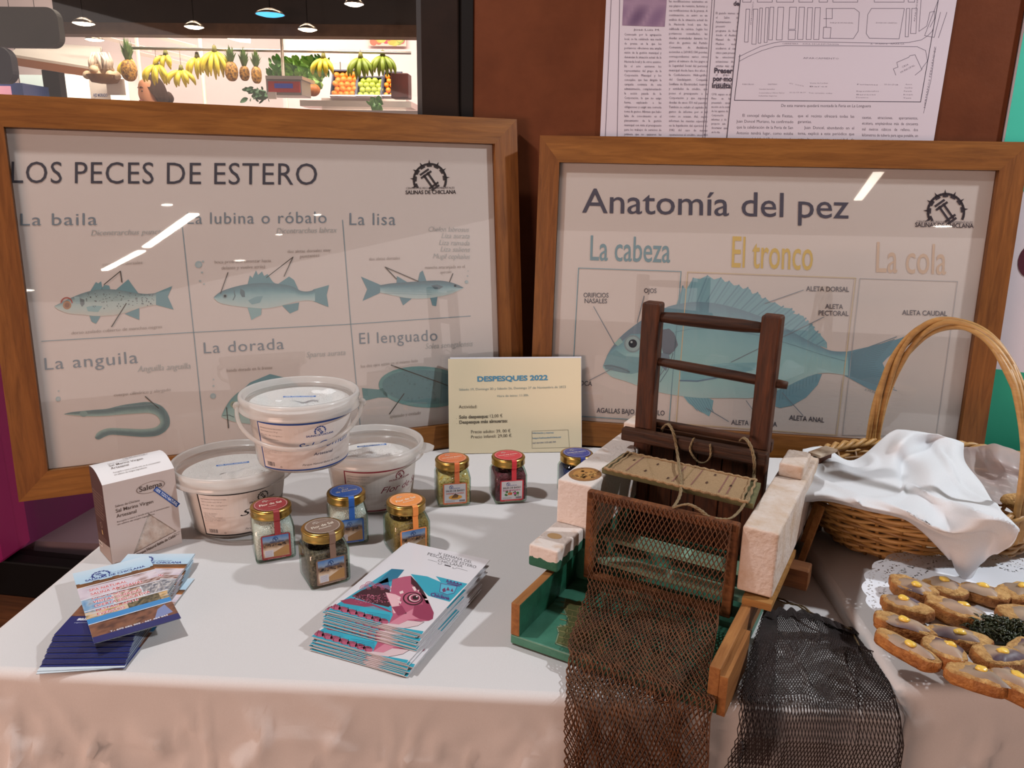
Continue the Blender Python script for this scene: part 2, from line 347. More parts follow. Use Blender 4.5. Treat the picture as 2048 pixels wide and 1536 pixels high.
# ---------------------------------------------------------------- table cloths
M_cloth = mat('white_cloth', '#cfcbca', '#c7c2c0', rough=.85, nscale=900, bump=.05, bscale=1400, spec=.1)
def cloth(name, x0, x1, y0, y1, zt, seed, label, drop=.74, tight=0):
    r = .011; mb = MB(); zb = zt-drop
    def nz(x, y, s, k): return NZ.noise(V((x*s+seed*3.1, y*s, k)))
    def top(u, v):
        x = x0+r+(x1-x0-2*r)*u; y = y0+r+(y1-y0-2*r)*v
        e = min(1, min(u, 1-u)*12, min(v, 1-v)*10)
        return (x, y, zt+e*(.0011*nz(x, y, 7, 1)+.0009*abs(nz(x, y, 3.3, 4))))
    mb.grid(top, 70, 50)
    P = []  # perimeter: point, outward normal
    def seg(a, b, n, nr):
        for i in range(n+1): P.append((V(a)+(V(b)-V(a))*(i/n), V(nr)))
    cs = [((x0+r, y1-r), (x0+r, y0+r), (-1, 0)), ((x0+r, y0+r), (x1-r, y0+r), (0, -1)), ((x1-r, y0+r), (x1-r, y1-r), (1, 0))]
    for i, (a, b, nr) in enumerate(cs):
        seg(a, b, 160 if i == 1 else 60, nr)
        if i < 2:
            n2 = cs[i+1][2]
            for q in range(1, 6):
                t = q/6*pi/2; P.append((V(b), (V(nr)*cos(t)+V(n2)*sin(t))))
    L = 0; S_ = []
    for i, (p, n) in enumerate(P):
        if i: L += (p-P[i-1][0]).length+(n-P[i-1][1]).length*.05
        S_.append(L)
    T = [0, .25, .5, .75, 1]; D = [.004, .012, .025]+[.025+.012*i for i in range(1, 42)]+[drop-.02]
    rows = []
    for j in range(len(T)+len(D)):
        row = []
        for (p, n), s in zip(P, S_):
            if j < len(T):
                a = T[j]*pi/2; q = V((p.x+n.x*r*sin(a), p.y+n.y*r*sin(a), zt-r+r*cos(a)))
            else:
                d = D[j-len(T)]; amp = min(1, d/.10)
                a1 = NZ.noise(V((s*6+seed, d*7, 2.0))); a2 = NZ.noise(V((s*11-d*14, d*9+s*6, seed+5.0))); a3 = NZ.noise(V((s*24+d*30, d*26-s*8, seed+9.)))
                a4 = NZ.noise(V((s*4.2+d*5, d*16-s*3, seed+21.))); a5 = NZ.noise(V((s*7-d*4, d*11+s*5, seed+33.))); rid3 = max(0, .05-abs(a5))/.05+.8*max(0, .04-abs(a1+.1))/.04
                rid = max(0, .16-abs(a2))/.16; rid2 = max(0, .10-abs(a4))/.10
                tg = .15 if n.x*tight > .2 else 1
                k = r+tg*(amp*(.018*a1+.011*rid**1.2+.010*rid2-.006*a3+.011*rid3)+amp*.02*d+.0008*a3)-(1-tg)*.004*amp
                q = V((p.x+n.x*k, p.y+n.y*k, zt-r-d))
            row.append(q)
        rows.append(row)
    vs = [q for row in rows for q in row]; n = len(P)
    mb.add(vs, [(j*n+i+1, j*n+i, (j+1)*n+i, (j+1)*n+i+1) for j in range(len(rows)-1) for i in range(n-1)], 0, True)
    o = mb.build(name, M_cloth); return tag(o, label, 'tablecloth')
X2 = tp(1640, 1141, .770).x
cloth('tablecloth', -.668, .397, .718, 1.53, .75, 1.0, 'white tablecloth with creased front, under the jars, leaflets and wooden sluice model', tight=1)
cloth('tablecloth', X2, 1.75, .736, 1.45, .770, 4.0, 'white tablecloth under the wicker basket and the platter of toasts', tight=-1)
# ================================================================ framed posters
M_fx = wood('frame_wood_across', '#8a5826', '#673d16', 'x', 16, .45, '#b99a78'); M_fy = wood('frame_wood_upright', '#835023', '#5f3614', 'y', 16, .45, '#b99a78')
M_board = mat('hardboard', '#5a3d28', rough=.8); M_pane = thin('poster_glazing', '#f6f4f2', .015, 1.5)
DEPTH = -.014
def poster(label, o, u, v, n, W_, H_, fw, marks):
    M = MX(((u.x, v.x, n.x, o.x), (u.y, v.y, n.y, o.y), (u.z, v.z, n.z, o.z), (0, 0, 0, 1)))
    t = thing('framed_poster', label, 'poster', M=M)
    l, r, b, tt = fw; B = .0012
    A, Bq, C, D = (-l, -b), (W_+r, -b), (W_+r, H_+tt), (-l, H_+tt); a, bq, c, d = (0, 0), (W_, 0), (W_, H_), (0, H_)
    for q, m in (((A, Bq, bq, a), M_fx), ((Bq, C, c, bq), M_fy), ((C, D, d, c), M_fx), ((D, A, a, d), M_fy)):
        bevel(MB().prism(q, -.030, 0).build('rail', m, t), B)
    MB().box((-.006, -.006, -.0285), (W_+.006, H_+.006, -.0165)).build('backing_board', M_board, t)
    MB().box((.0005, .0005, -.0165), (W_-.0005, H_-.0005, DEPTH-.0003)).build('paper', mat('poster_paper', '#d9d3d2', rough=.75), t)
    MB().box((.0003, .0003, DEPTH+.003), (W_-.0003, H_-.0003, DEPTH+.0045)).build('glazing', M_pane, t)
    return t
oL = V((-.8346, 1.1731, .8015)); uL = V((.89655, .44294, -.0021)).normalized(); nL = V((.4401, -.8903, .1170)).normalized()
vL = nL.cross(uL).normalized(); uL = vL.cross(nL)
oR = V((.0081, 1.5348, .8020)); uR = V((.9949, -.1008, -.0035)).normalized(); nR = V((-.1003, -.9919, .0775)).normalized()
vR = nR.cross(uR).normalized(); uR = vR.cross(nR)
def mapper(o, u, v, n, dep):
    oo = o+n*dep
    def f(x, y):
        p = hit(x, y, n, oo)-oo; return (p.dot(u), p.dot(v))
    return f
tL = poster('large wooden framed poster of six estuary fish, leaning at the left behind the salt tubs', oL, uL, vL, nL, .834, .5586, (.047, .049, .047, .049), None)
tR = poster('wooden framed fish anatomy poster with one big blue bream, leaning behind the sluice model', oR, uR, vR, nR, .802, .5205, (.040, .045, .049, .050), None)
# ---- artwork of the left poster, in drawing units of the photograph
INK = '#5d6273'; HEAD = '#5f7185'; PALE = '#b3b9bb'; NOTE = '#b3aba7'; TL1 = '#3f8299'; RULE = '#6f8fa0'
k = Ink(mapper(oL, uL, vL, nL, DEPTH)); T = k.text
T('LOS PECES DE ESTERO', (23, 366), (634, 370), 43, '#4b4c58', bold=-.004, space=1.06)
for s, a, b, h in (('La baila', (41, 451), (194, 450), 24), ('La lubina o róbalo', (374, 448), (653, 446), 23), ('La lisa', (699, 450), (791, 450), 24),
                   ('La anguila', (90, 740), (276, 726), 24), ('La dorada', (408, 707), (568, 698), 22), ('El lenguado', (719, 688), (875, 681), 22)):
    T(s, a, b, h, HEAD, space=1.1, bold=-.002)
for s, a, b, h in (('Dicentrarchus punctatus', (182, 471), (349, 468), 11), ('Dicentrarchus labrax', (553, 467), (674, 465), 11), ('Chelon labrosus', (857, 463), (938, 464), 10), ('Liza aurata', (883, 476), (939, 477), 10),
                   ('Liza ramada', (878, 490), (939, 491), 10), ('Liza saliens', (881, 503), (940, 504), 10), ('Mugil cephalus', (866, 517), (940, 518), 10), ('Anguilla anguilla', (275, 744), (381, 737), 12),
                   ('Sparus aurata', (613, 715), (691, 710), 11), ('Solea senegalensis', (851, 698), (946, 692), 11)):
    T(s, a, b, h, PALE, shear=.25, res=2)
for s, a, b in (('con aletas dorsales', (205, 532), (285, 528)), ('dorso azulado cubierto de manchas negras', (143, 669), (324, 656)), ('boca protráctil (avanzar hacia', (429, 527), (542, 524)),
                ('delante y vuelve atrás)', (443, 539), (530, 536)), ('dos aletas dorsales muy', (575, 506), (662, 503)), ('punzantes', (600, 516), (639, 513)), ('dos aletas dorsales', (738, 521), (800, 519)),
                ('mancha anaranjada en el', (850, 538), (930, 536)), ('opérculo', (880, 548), (903, 546)), ('banda dorada en la frente', (453, 744), (545, 738)), ('los dos ojos están en el mismo lado', (722, 736), (836, 724)),
                ('cuerpo cilíndrico y alargado', (228, 793), (342, 782)), ('aplanado y ovalado', (780, 836), (842, 828))):
    T(s, a, b, 6.5, NOTE, shear=.1, res=2)
k.line([(364, 449), (389, 682), (411, 900)], 1.6, RULE); k.line([(685, 440), (701, 644), (722, 870)], 1.6, RULE)
k.line([(83, 682.5), (388, 664.6), (690, 649), (941, 632)], 1.6, RULE)
def prof(P, x):
    for a, b in zip(P, P[1:]):
        if a[0] <= x <= b[0]: return a[1]+(b[1]-a[1])*(x-a[0])/max(1e-6, b[0]-a[0])
    return P[-1][1]
def body(k, top, bot, cols, n=40, lay=3, m=8):
    top = [tuple(p) for p in crease([V((*p, 0)) for p in top], 5)]; bot = [tuple(p) for p in crease([V((*p, 0)) for p in bot], 5)]
    top = sorted(((p[0], p[1]) for p in top)); bot = sorted(((p[0], p[1]) for p in bot))
    xa = max(top[0][0], bot[0][0]); xb = min(top[-1][0], bot[-1][0])
    pts = []; cl = []
    for j in range(m+1):
        for i in range(n+1):
            x = xa+(xb-xa)*i/n; a = prof(top, x); b = prof(bot, x); t = j/m
            pts.append((x, a+(b-a)*t)); g = ramp(cols, t+rnd(-.03, .03)); cl.append(lin(g))
    k.raw(pts, [(j*(n+1)+i, j*(n+1)+i+1, (j+1)*(n+1)+i+1, (j+1)*(n+1)+i) for j in range(m) for i in range(n)], cl, lay)
def soften(k):
    # watercolour inks: blue greens printed a little paler
    k.c = [tuple(c[i]*.80+(.62, .72, .75)[i]*.20 for i in range(3)) if c[1] > c[0]*1.25 and c[1] > .06 else c for c in k.c]
FIN = '#4d8c9c'; FIN2 = '#7fb0b8'; LN = '#55524f'
def fins(k, L, col=FIN, lay=2):
    for p in L: k.poly(p, col, lay)
def A(s, ox, oy, P): return [(x/s+ox, y/s+oy) for x, y in P]
c2 = lambda P: A(3.4135, 0, 230, P); c3 = lambda P: A(3.4138, 500, 230, P); c4 = lambda P: A(4.096, 0, 650, P)
# baila
fins(k, [c2([(1060, 1215), (1175, 1168), (1145, 1240), (1185, 1328), (1060, 1295)]), c2([(690, 1190), (712, 1160), (745, 1165), (752, 1190)]), c2([(618, 1200), (655, 1140), (670, 1150), (690, 1135), (700, 1195)]),
         c2([(790, 1194), (875, 1122), (905, 1165), (945, 1218)]), c2([(610, 1368), (625, 1410), (655, 1425), (685, 1373)]), c2([(850, 1357), (950, 1318), (950, 1398)])])
body(k, c2([(372, 1304), (430, 1275), (480, 1250), (560, 1218), (640, 1196), (720, 1190), (800, 1193), (900, 1210), (1000, 1222), (1065, 1215)]), c2([(372, 1308), (400, 1330), (470, 1355), (560, 1362), (640, 1372), (720, 1370), (800, 1362), (900, 1335), (980, 1310), (1065, 1296)]),
     ['#4e7480', '#8fb0b4', '#a9c3c4', '#b7cccb', '#c9cfcb'])
k.circ(c2([(458, 1298)])[0], 8.5, '#b08868', 4); k.circ(c2([(458, 1298)])[0], 5, '#8e6a56', 5); k.ring(c2([(455, 1285)])[0], 11, 2.5, '#b0655f', 4, a0=pi, a1=2*pi)
k.poly(c2([(545, 1250), (575, 1260), (578, 1290), (560, 1310), (548, 1290)]), '#4a5a62', 4); k.poly(c2([(505, 1240), (540, 1240), (550, 1290), (520, 1290)]), '#8fb4bc', 4)
k.poly(c2([(590, 1310), (640, 1300), (700, 1305), (670, 1345), (600, 1340)]), FIN2, 4)
for i in range(95):
    x = rnd(590, 1050); y = rnd(1212, 1300+25*(x < 850)); k.circ(c2([(x, y)])[0], rnd(.7, 1.5), '#4a5560', 5, n=6)
k.line(c2([(710, 1158), (822, 1066), (832, 1142)]), 1.7, LN, 6); k.line(c2([(862, 1286), (762, 1446)]), 1.9, LN, 6)
# lubina
fins(k, [[(626, 579), (658, 570), (653, 590), (657, 614), (626, 602)], [(495, 569), (500, 551), (505, 556), (512, 541), (516, 550), (524, 543), (528, 552), (535, 548), (545, 563), (552, 568)], [(553, 570), (578, 553), (588, 560), (597, 580)], [(564, 611), (598, 605), (596, 620), (580, 627)]])
fins(k, [[(495, 615), (503, 640), (513, 634), (522, 630), (523, 616)]], FIN2)
body(k, [(428, 594), (440, 584), (458, 577), (480, 571), (505, 567), (530, 566), (560, 568), (585, 573), (600, 581), (615, 583), (630, 579)], [(428, 597), (440, 606), (470, 612), (500, 615), (530, 617), (560, 612), (590, 604), (610, 601), (630, 602)],
     ['#2f6678', '#4f8fa0', '#8fbcc6', '#a9cbd0', '#bcd2d3'])
k.poly([(496, 601), (512, 593), (526, 592), (520, 605), (504, 609)], '#6fa3b0', 5); k.circ((450, 592), 5, '#6f8f95', 5); k.circ((450, 592), 2.6, '#2d3a42', 6)
k.line([(468, 581), (470, 592), (466, 600)], 2, '#3f6c7a', 5); k.poly([(481, 577), (489, 582), (490, 594), (484, 594), (480, 586)], '#2f5a6a', 5)
k.line([(456, 545), (441, 587)], 1.5, LN, 6); k.line([(533, 555), (586, 514), (568, 553)], 1.5, LN, 6)
# lisa
fins(k, [c3([(757, 1103), (820, 1130), (895, 1162), (885, 1216), (768, 1270), (800, 1190)]), c3([(1145, 1137), (1160, 1075), (1178, 1062), (1205, 1135)]), c3([(1000, 1147), (1003, 1100), (1075, 1142)]), c3([(1020, 1244), (1045, 1300), (1105, 1253)]), c3([(1230, 1248), (1245, 1300), (1270, 1305), (1280, 1240)])], '#417f93')
body(k, c3([(888, 1162), (960, 1150), (1060, 1142), (1160, 1135), (1280, 1130), (1360, 1140), (1420, 1160), (1457, 1178)]), c3([(888, 1213), (960, 1228), (1060, 1248), (1160, 1255), (1260, 1245), (1360, 1225), (1420, 1200), (1457, 1182)]),
     ['#2e586a', '#437f92', '#84b2c0', '#a5c8cf', '#c0d3d4'])
k.poly(c3([(1235, 1165), (1275, 1155), (1320, 1172), (1290, 1190), (1260, 1188)]), '#2c5468', 5); k.circ(c3([(1400, 1166)])[0], 2.5, '#1f3540', 5); k.poly(c3([(1392, 1150), (1440, 1170), (1452, 1182), (1408, 1178)]), '#3a6478', 4)
for i in range(4): k.line(c3([(920, 1185+i*11), (1150, 1178+i*15), (1240, 1180+i*15)]), .7, '#7aa3b0', 5)
k.line(c3([(1000, 1120), (922, 1038), (1150, 1136)]), 1.6, LN, 6); k.line(c3([(1385, 1082), (1362, 1140)]), 1.6, LN, 6)
# eel
ec = crease([V((x, y, r)) for x, y, r in ((527, 730, 2), (580, 726, 11), (640, 725, 17), (760, 722, 26), (880, 715, 29), (1000, 695, 38), (1120, 682, 43), (1220, 676, 45), (1300, 702, 43), (1345, 760, 40), (1345, 820, 38), (1285, 870, 35), (1180, 884, 32), (1080, 880, 30), (980, 874, 28), (900, 872, 28), (840, 890, 30), (800, 915, 25), (780, 922, 6))], 6)
pts = []; cl = []; NS = 8
for i, p in enumerate(ec):
    a = ec[max(0, i-1)]; b = ec[min(len(ec)-1, i+1)]; d = V((b.x-a.x, b.y-a.y)).normalized(); nn = V((-d.y, d.x))
    for j in range(NS+1):
        t = j/NS*2-1; pts.append(c4([(p.x+nn.x*p.z*t, p.y+nn.y*p.z*t)])[0]); cl.append(lin(ramp(['#57858a', '#45666f', '#4d7078', '#7fa5a4', '#9db9b4'], j/NS+rnd(-.05, .05))))
k.raw(pts, [(i*(NS+1)+j, i*(NS+1)+j+1, (i+1)*(NS+1)+j+1, (i+1)*(NS+1)+j) for i in range(len(ec)-1) for j in range(NS)], cl, 3)
k.circ(c4([(685, 727)])[0], 8, '#7a9d9c', 4, ry=6); k.line(c4([(1190, 585), (1300, 682)]), 1.6, LN, 5)
# dorada
dt = [(443, 832), (447, 822), (458, 803), (472, 788), (487, 779), (520, 766), (560, 766), (600, 784), (640, 805)]; db = [(443, 834), (447, 836), (466, 843), (490, 847), (530, 850), (570, 846), (610, 834), (640, 822)]
fins(k, [[(630, 805), (680, 780), (668, 812), (682, 850), (632, 824)], [(480, 784), (500, 765), (540, 748), (580, 758), (620, 792)], [(560, 848), (600, 834), (585, 860)]])
body(k, dt, db, ['#4c8a90', '#6fa3a4', '#84b2b0', '#9cc0bc', '#a9c6c2'])
k.circ((467, 809), 6.5, '#8a9c80', 5); k.circ((467, 809), 3.2, '#3c4a48', 6); k.line([(446, 831), (458, 830), (468, 834)], 1.6, '#3f6c70', 5); k.line([(453, 815), (457, 856)], 1.8, LN, 6); k.line([(495, 815), (492, 825), (498, 828)], 2, '#3a5458', 5)
# sole
k.circ((848, 774), 91, '#5b9a9c', 2, ry=41, n=40, rot=.06); k.circ((848, 774), 84, '#47808a', 3, ry=34, n=40, rot=.06); k.poly([(724, 776), (757, 779), (775, 772), (775, 795), (757, 795), (727, 802)], '#4d8a90', 2)
for i in range(60):
    a = rnd(0, 2*pi); r = sqrt(rnd(0, 1)); k.circ((848+80*r*cos(a), 774+31*r*sin(a)+4*r*cos(a)), rnd(1, 2.6), '#3b6f7a', 4, n=7)
k.line([(782, 730), (882, 766), (895, 771)], 1.7, LN, 6); k.line([(808, 787), (779, 828)], 1.7, LN, 6); k.circ((900, 772), 4, '#3a6070', 5, ry=2)
for x, y, r in ((397, 529, 7), (406, 523, 2), (404, 545, 2), (400, 562, 2), (408, 568, 1.6), (116, 798, 5), (117, 782, 1.6), (426, 792, 5.5), (427, 772, 2), (427, 759, 1.5), (933, 564, 3.5), (935, 552, 1.5), (936, 542, 1)):
    k.circ((x, y), r, '#9db7c0', 3); k.circ((x+r*.2, y+r*.2), r*.6, '#b5c5ca', 4)
logo(k, (859.7, 360), 32, '#3f3a3e')
T('CENTRO DE RECURSOS AMBIENTALES', (812, 378.5), (909, 377.5), 4, '#6b666a', res=2); T('SALINAS DE CHICLANA', (811, 388.5), (912, 387.5), 7.5, '#3f3a3e', bold=.02)
soften(k); k.build('print', tL, lambda u, v, h: (u, v, DEPTH+h))
# ---- artwork of the right poster
k = Ink(mapper(oR, uR, vR, nR, DEPTH)); T = k.text
G = '#5a5c6c'
T('Anatomía del pez', (1164, 425), (1697, 437), 48, '#57586a', bold=.004)
T('La cabeza', (1180, 520), (1340, 525), 49, '#3f8298', bold=.006); T('El tronco', (1463, 534), (1625, 540), 61, '#d8bb5c', bold=.006); T('La cola', (1752, 544), (1892, 549), 60, '#d5bda8', bold=.002)
k.line([(1157, 536), (1362, 543), (1338, 844), (1141, 831)], 1.7, '#5a93a8', 6, True); k.line([(1375, 544), (1711, 556), (1673, 870), (1352, 847)], 1.8, '#d3c4a4', 6, True); k.line([(1720, 557), (1915, 563), (1872, 874), (1685, 870)], 1.2, '#aeb3ba', 3, True)
D1 = '#4b8ea8'; D2 = '#68acc0'
dors = [(1353, 609), (1365.5, 571.7), (1372, 580), (1386.6, 555.8), (1400, 558), (1415, 550.6), (1428, 559), (1442, 555), (1450, 564), (1458.5, 562), (1468, 571), (1478, 570), (1486, 578), (1496, 574.5), (1505, 588), (1515.5, 584.6), (1524, 597), (1531, 595.6), (1541, 605), (1550, 605), (1565, 615), (1584, 617), (1586, 627), (1607, 632), (1611, 643), (1624, 648), (1629, 660), (1641, 670), (1653.5, 685), (1654, 697), (1618, 684), (1561, 655), (1505, 632), (1448, 615), (1406, 608), (1377, 608)]
k.poly(dors, D2, 2)
sp = [(1365.5, 571.7), (1386.6, 555.8), (1415, 550.6), (1442, 555), (1458.5, 562), (1478, 570), (1496, 574.5), (1515.5, 584.6), (1531, 595.6), (1550, 605), (1567, 612), (1584, 617), (1598, 628), (1612, 636), (1624, 648), (1636, 662), (1648, 680)]
for i, (x, y) in enumerate(sp):
    b = 1358+i*17; t_ = [(1343, 611), (1377, 607), (1406, 606), (1448, 612), (1505, 629), (1561, 653), (1618, 684), (1660, 700)]; k.line([(x, y), (b, prof(t_, b)+3)], 2.6, D1, 3); k.line([(x+4, y+6), (b+7, prof(t_, b+7)+1)], 4, '#5fa2b8', 3)
ft = [(1690, 704), (1740, 693), (1790, 680), (1832, 665), (1815, 683), (1794, 700), (1774, 716), (1765, 726), (1770, 738), (1777, 748), (1783, 757), (1790, 764), (1780, 775), (1771, 788), (1738, 778), (1702, 758), (1690, 752), (1680, 728)]
k.poly(ft, '#4a8ba6', 2)
for i in range(22):
    t = i/21; a = (1702, 707+45*t); e = (1762+ (1-abs(2*t-1)**.8*-1)*-6+abs(2*t-1)*58, 668+118*t); k.line([a, (a[0]+(e[0]-a[0])*.86, a[1]+(e[1]-a[1])*.86)], 1.3, '#3b7893', 3)
pv = [(1364.6, 790), (1417, 796), (1427, 801), (1424, 818), (1422, 824), (1418, 833), (1409, 827), (1400, 823), (1377, 806)]
k.poly(pv, D2, 2)
for i in range(8): k.line([(1372+i*6, 795), (1395+i*4.5, 822+i*.3)], 1.2, D1, 3)
an = [(1544, 780), (1604, 757), (1632, 748), (1644, 748), (1635, 770), (1612, 795), (1584, 811), (1561, 816), (1537, 809)]
k.poly(an, '#5499b2', 2)
for i in range(14): k.line([(1548+i*6.5, 783-i*2.6), (1545+i*6.7, 810-i*3.7-(i < 3)*2)], 1.5, '#3f84a0', 3)
btop = [(1206, 732), (1208, 724), (1213, 713), (1227, 690), (1247, 668), (1287, 638), (1321, 620), (1343, 611), (1377, 605), (1406, 604), (1448, 610), (1505, 627), (1561, 651), (1618, 682), (1660, 701), (1696, 703)]
bbot = [(1206, 735), (1210, 741), (1222, 753), (1250, 762), (1278, 772), (1321, 785), (1363, 792), (1406, 796), (1462, 796), (1510, 795), (1561, 778), (1604, 758), (1632, 748), (1660, 746), (1696, 751)]
body(k, btop, bbot, ['#487f9a', '#5c9fb6', '#74b6c6', '#83c0cc', '#87c3cc', '#8cc5cc', '#93c9cf', '#a4ced3'], 60, 4, 14)
k.poly([(1220, 701), (1247, 669), (1287, 639), (1316, 623), (1330, 640), (1318, 672), (1300, 700), (1285, 668), (1262, 668), (1240, 686)], '#5d7b96', 5)
k.poly([(1208, 728), (1216, 710), (1232, 700), (1250, 712), (1285, 715), (1300, 740), (1262, 748), (1240, 742), (1222, 735)], '#5f9fb0', 5)
k.poly([(1325, 659), (1338, 657), (1348, 666), (1352, 676), (1356, 690), (1348, 702), (1340, 709), (1326, 706), (1320, 682)], '#4c5a74', 6); k.poly([(1322, 706), (1338, 706), (1340, 722), (1332, 742), (1322, 732)], '#5c7a94', 6)
k.line([(1346, 706), (1336, 740), (1320, 764)], 1.6, '#4a7288', 6); k.line([(1319, 655), (1316, 700), (1324, 735), (1316, 765)], 1.2, '#4c8aa0', 6)
k.circ((1265.5, 687.5), 17.5, '#7793a0', 6); k.circ((1265.5, 687.5), 14.5, '#93b6bf', 7); k.circ((1265.5, 687), 8.5, '#27333f', 8); k.circ((1263, 684), 2.2, '#b5c5cc', 9)
k.poly([(1207, 730), (1222, 729), (1240, 733), (1255, 738), (1261, 744), (1257, 747), (1244, 745), (1226, 741), (1211, 738)], '#4d7f94', 6); k.line([(1209, 731), (1226, 732), (1244, 737), (1259, 744)], 1.4, '#35566a', 7)
k.poly([(1228, 687), (1240, 676), (1246, 684), (1236, 692)], '#8fc4c4', 6)
k.poly([(1360, 741), (1400, 733), (1450, 726), (1515, 725), (1512, 737), (1480, 748), (1440, 757), (1400, 762), (1362, 761)], '#6db4c4', 6)
for i in range(6): k.line([(1364, 745+i*3), (1440, 733+i*4), (1510, 726+i*2.4)], .9, '#5ba4b8', 7)
k.line([(1360, 761), (1395, 762), (1430, 756), (1470, 744)], 3, '#44749a', 7)
k.line([(1350, 664), (1380, 658), (1420, 657), (1470, 661), (1530, 673), (1590, 691), (1640, 708), (1690, 722)], 1.1, '#4f90a6', 6)
for s, a, b, h in (('ORIFICIOS', (1167, 594.5), (1217, 595), 9), ('NASALES', (1169, 606), (1214, 606.5), 9), ('OJOS', (1288, 585.5), (1313, 586), 9), ('BOCA', (1153, 770), (1184, 772), 9), ('AGALLAS BAJO OPÉRCULO', (1193, 825), (1329, 831), 9.5), ('ALETA DORSAL', (1612, 582), (1698, 583.5), 9.5),
                   ('ALETA', (1650, 617), (1686, 618), 9), ('PECTORAL', (1637, 630.5), (1697, 632), 9.5), ('ALETA CAUDAL', (1804, 629.5), (1894, 632), 9.5), ('ALETA ANAL', (1578, 839.5), (1648, 845), 9.5), ('ALETA PELVIANA', (1462, 849), (1554, 853.5), 9.5)):
    T(s, a, b, h, '#5a5a66', bold=.015)
for L_ in ([(1187, 613), (1230, 690)], [(1288, 592), (1274, 645)], [(1179, 760.5), (1227, 735.6)], [(1274, 815), (1335, 730)], [(1606.5, 580), (1529, 607)], [(1648, 633.6), (1462, 724)], [(1564, 785), (1606, 831)], [(1412, 816), (1457, 843)], [(1492, 801), (1507, 822)]):
    k.line(L_, 1.4, '#5f7186', 8)
T('E.M.BB.02', (1729, 781), (1762, 790), 4, '#7a8a96', shear=.2)
logo(k, (1891.7, 424), 36, '#45404a')
T('CENTRO DE RECURSOS AMBIENTALES', (1833, 445.5), (1945, 447.5), 4.6, '#6f6b74', res=2); T('SALINAS DE CHICLANA', (1830, 453.5), (1947, 456), 8.5, '#4a4550', bold=.02)
soften(k); k.build('print', tR, lambda u, v, h: (u, v, DEPTH+h))
# ================================================================ enlarged newspaper page on the wall
np_ = thing('newspaper_page', 'enlarged newspaper page with fairground map, on brown wall above framed posters', 'poster', M=wallM(.002))
MB().box((.157, .95, 0), (.791, 2.0, .0015)).build('paper', mat('newsprint', '#bdb2ba', rough=.7), np_)
k = Ink(wuv); T = k.text; n8 = lambda P: A(2.359, 1180, 0, P); BK = '#5a5260'; K2 = '#3a3340'
for L_ in ([(108, -40), (100, 0), (72, 660)], [(142, -40), (140, 0), (128, 660)], [(578, -40), (575, 0), (531, 660)], [(590, -40), (587, 0), (541, 660)]): k.line(n8(L_), 1.0, BK)
k.grid(*n8([(160, -60), (366, -60), (152, 122), (352, 128)]), 14, 12, lambda u, v: ramp(['#6d5470', '#8d7488', '#57405c'], .5+.45*sin(u*7+v*3)*cos(v*4)), 2)
T1 = 'Convocado por la agrupación local, se ha celebrado una rueda de prensa en la que los portavoces ofrecieron una amplia visión de la gestión municipal y denuncian la situación actual de la Hacienda local y de otros asuntos. En el acto asistieron los representantes del grupo de la Corporación Municipal y los concejales, que han dirigido la campaña contraria de esta administración, complementando la acción pasada de la Corporación, la que no exige forma, explicando a las obligaciones y exigir una correcta toma de gestos. Afirman que hubo falta de conocimiento en el planeamiento de la gestión municipal con vista al presupuesto para los trabajos de servicios de primera que no quisieron las administraciones locales. El mayor endeudamiento acordado está que su formación y experiencia eran más aptas.'
T2 = 'las modificaciones existentes en sus plazos de revisión, facturas y sus notificaciones de la prensa. A continuación, se entró en un análisis de la situación actual de la Hacienda local, que fue calificada de caótica. Según los portavoces consultados, las deudas acumuladas durante los años de gestión del Partido Comunista de Andalucía ascienden a 269.815.134 pesetas, correspondientes varios otros gastos al número de los pagos a la Seguridad Social del personal municipal desde hace dos años, a la Confederación Hidrográfica del Guadalquivir, Compañía Sevillana de Electricidad, teatros y entidades de crédito, que posee el presupuesto a la Corporación y que suponen deudas de unos 150 mil pesetas. También se señaló el capítulo de gastos de informe por si tal como se acusan. Así, según informan las cuentas especiales en la liquidación del ejercicio de 1982 del caso de nuevas operaciones al crédito, unos 410 millones de pesetas, de las que aún no habrían abonado los 198 millones, quedando pendientes 66 millones. En el capítulo de la política de las entidades bancarias.'
T3 = 'El pasado viernes en el Salón del Ayuntamiento se presentó un programa de fiestas donde el Auditorio Manuel de Falla. Muchos vecinos acudieron al centro cívico para presenciar las emociones y actuaciones de los artistas más que de 28 años que forman el grupo. Los asistentes a la gala llegaron a lo largo de las tardes.'
k.block(T1, n8([(162, 158)])[0], 74, 4.6, BK, chars=27, ls=1.34, rot=(1, .012)); k.block(T2, n8([(372, 2)])[0], 77, 4.6, BK, chars=26, ls=1.36, rot=(1, .012))
k.block(T3, n8([(592, 58)])[0], 47, 4.4, BK, chars=17, ls=1.36, rot=(1, .012))
for s, y, x1 in (('Preser', 345, 672), ('por mo', 383, 668), ('insulta', 415, 664)): T(s, *n8([(585-(y-345)*.15, y), (x1, y+2)]), 10, K2, bold=.03)
T('de', *n8([(676, 28), (703, 29)]), 9, K2, bold=.03)
k.block('C.P.R. expuso en el Pleno un ha presentado queja, moción en la contra de los agentes de la Corporación informes y de un proyecto aún sin determinar quienes en la cita.', n8([(572, 440)])[0], 38, 4.2, BK, chars=16, ls=1.36, rot=(1, .012))
T('José Luis M.', *n8([(205, 145), (330, 147)]), 3.4, BK)
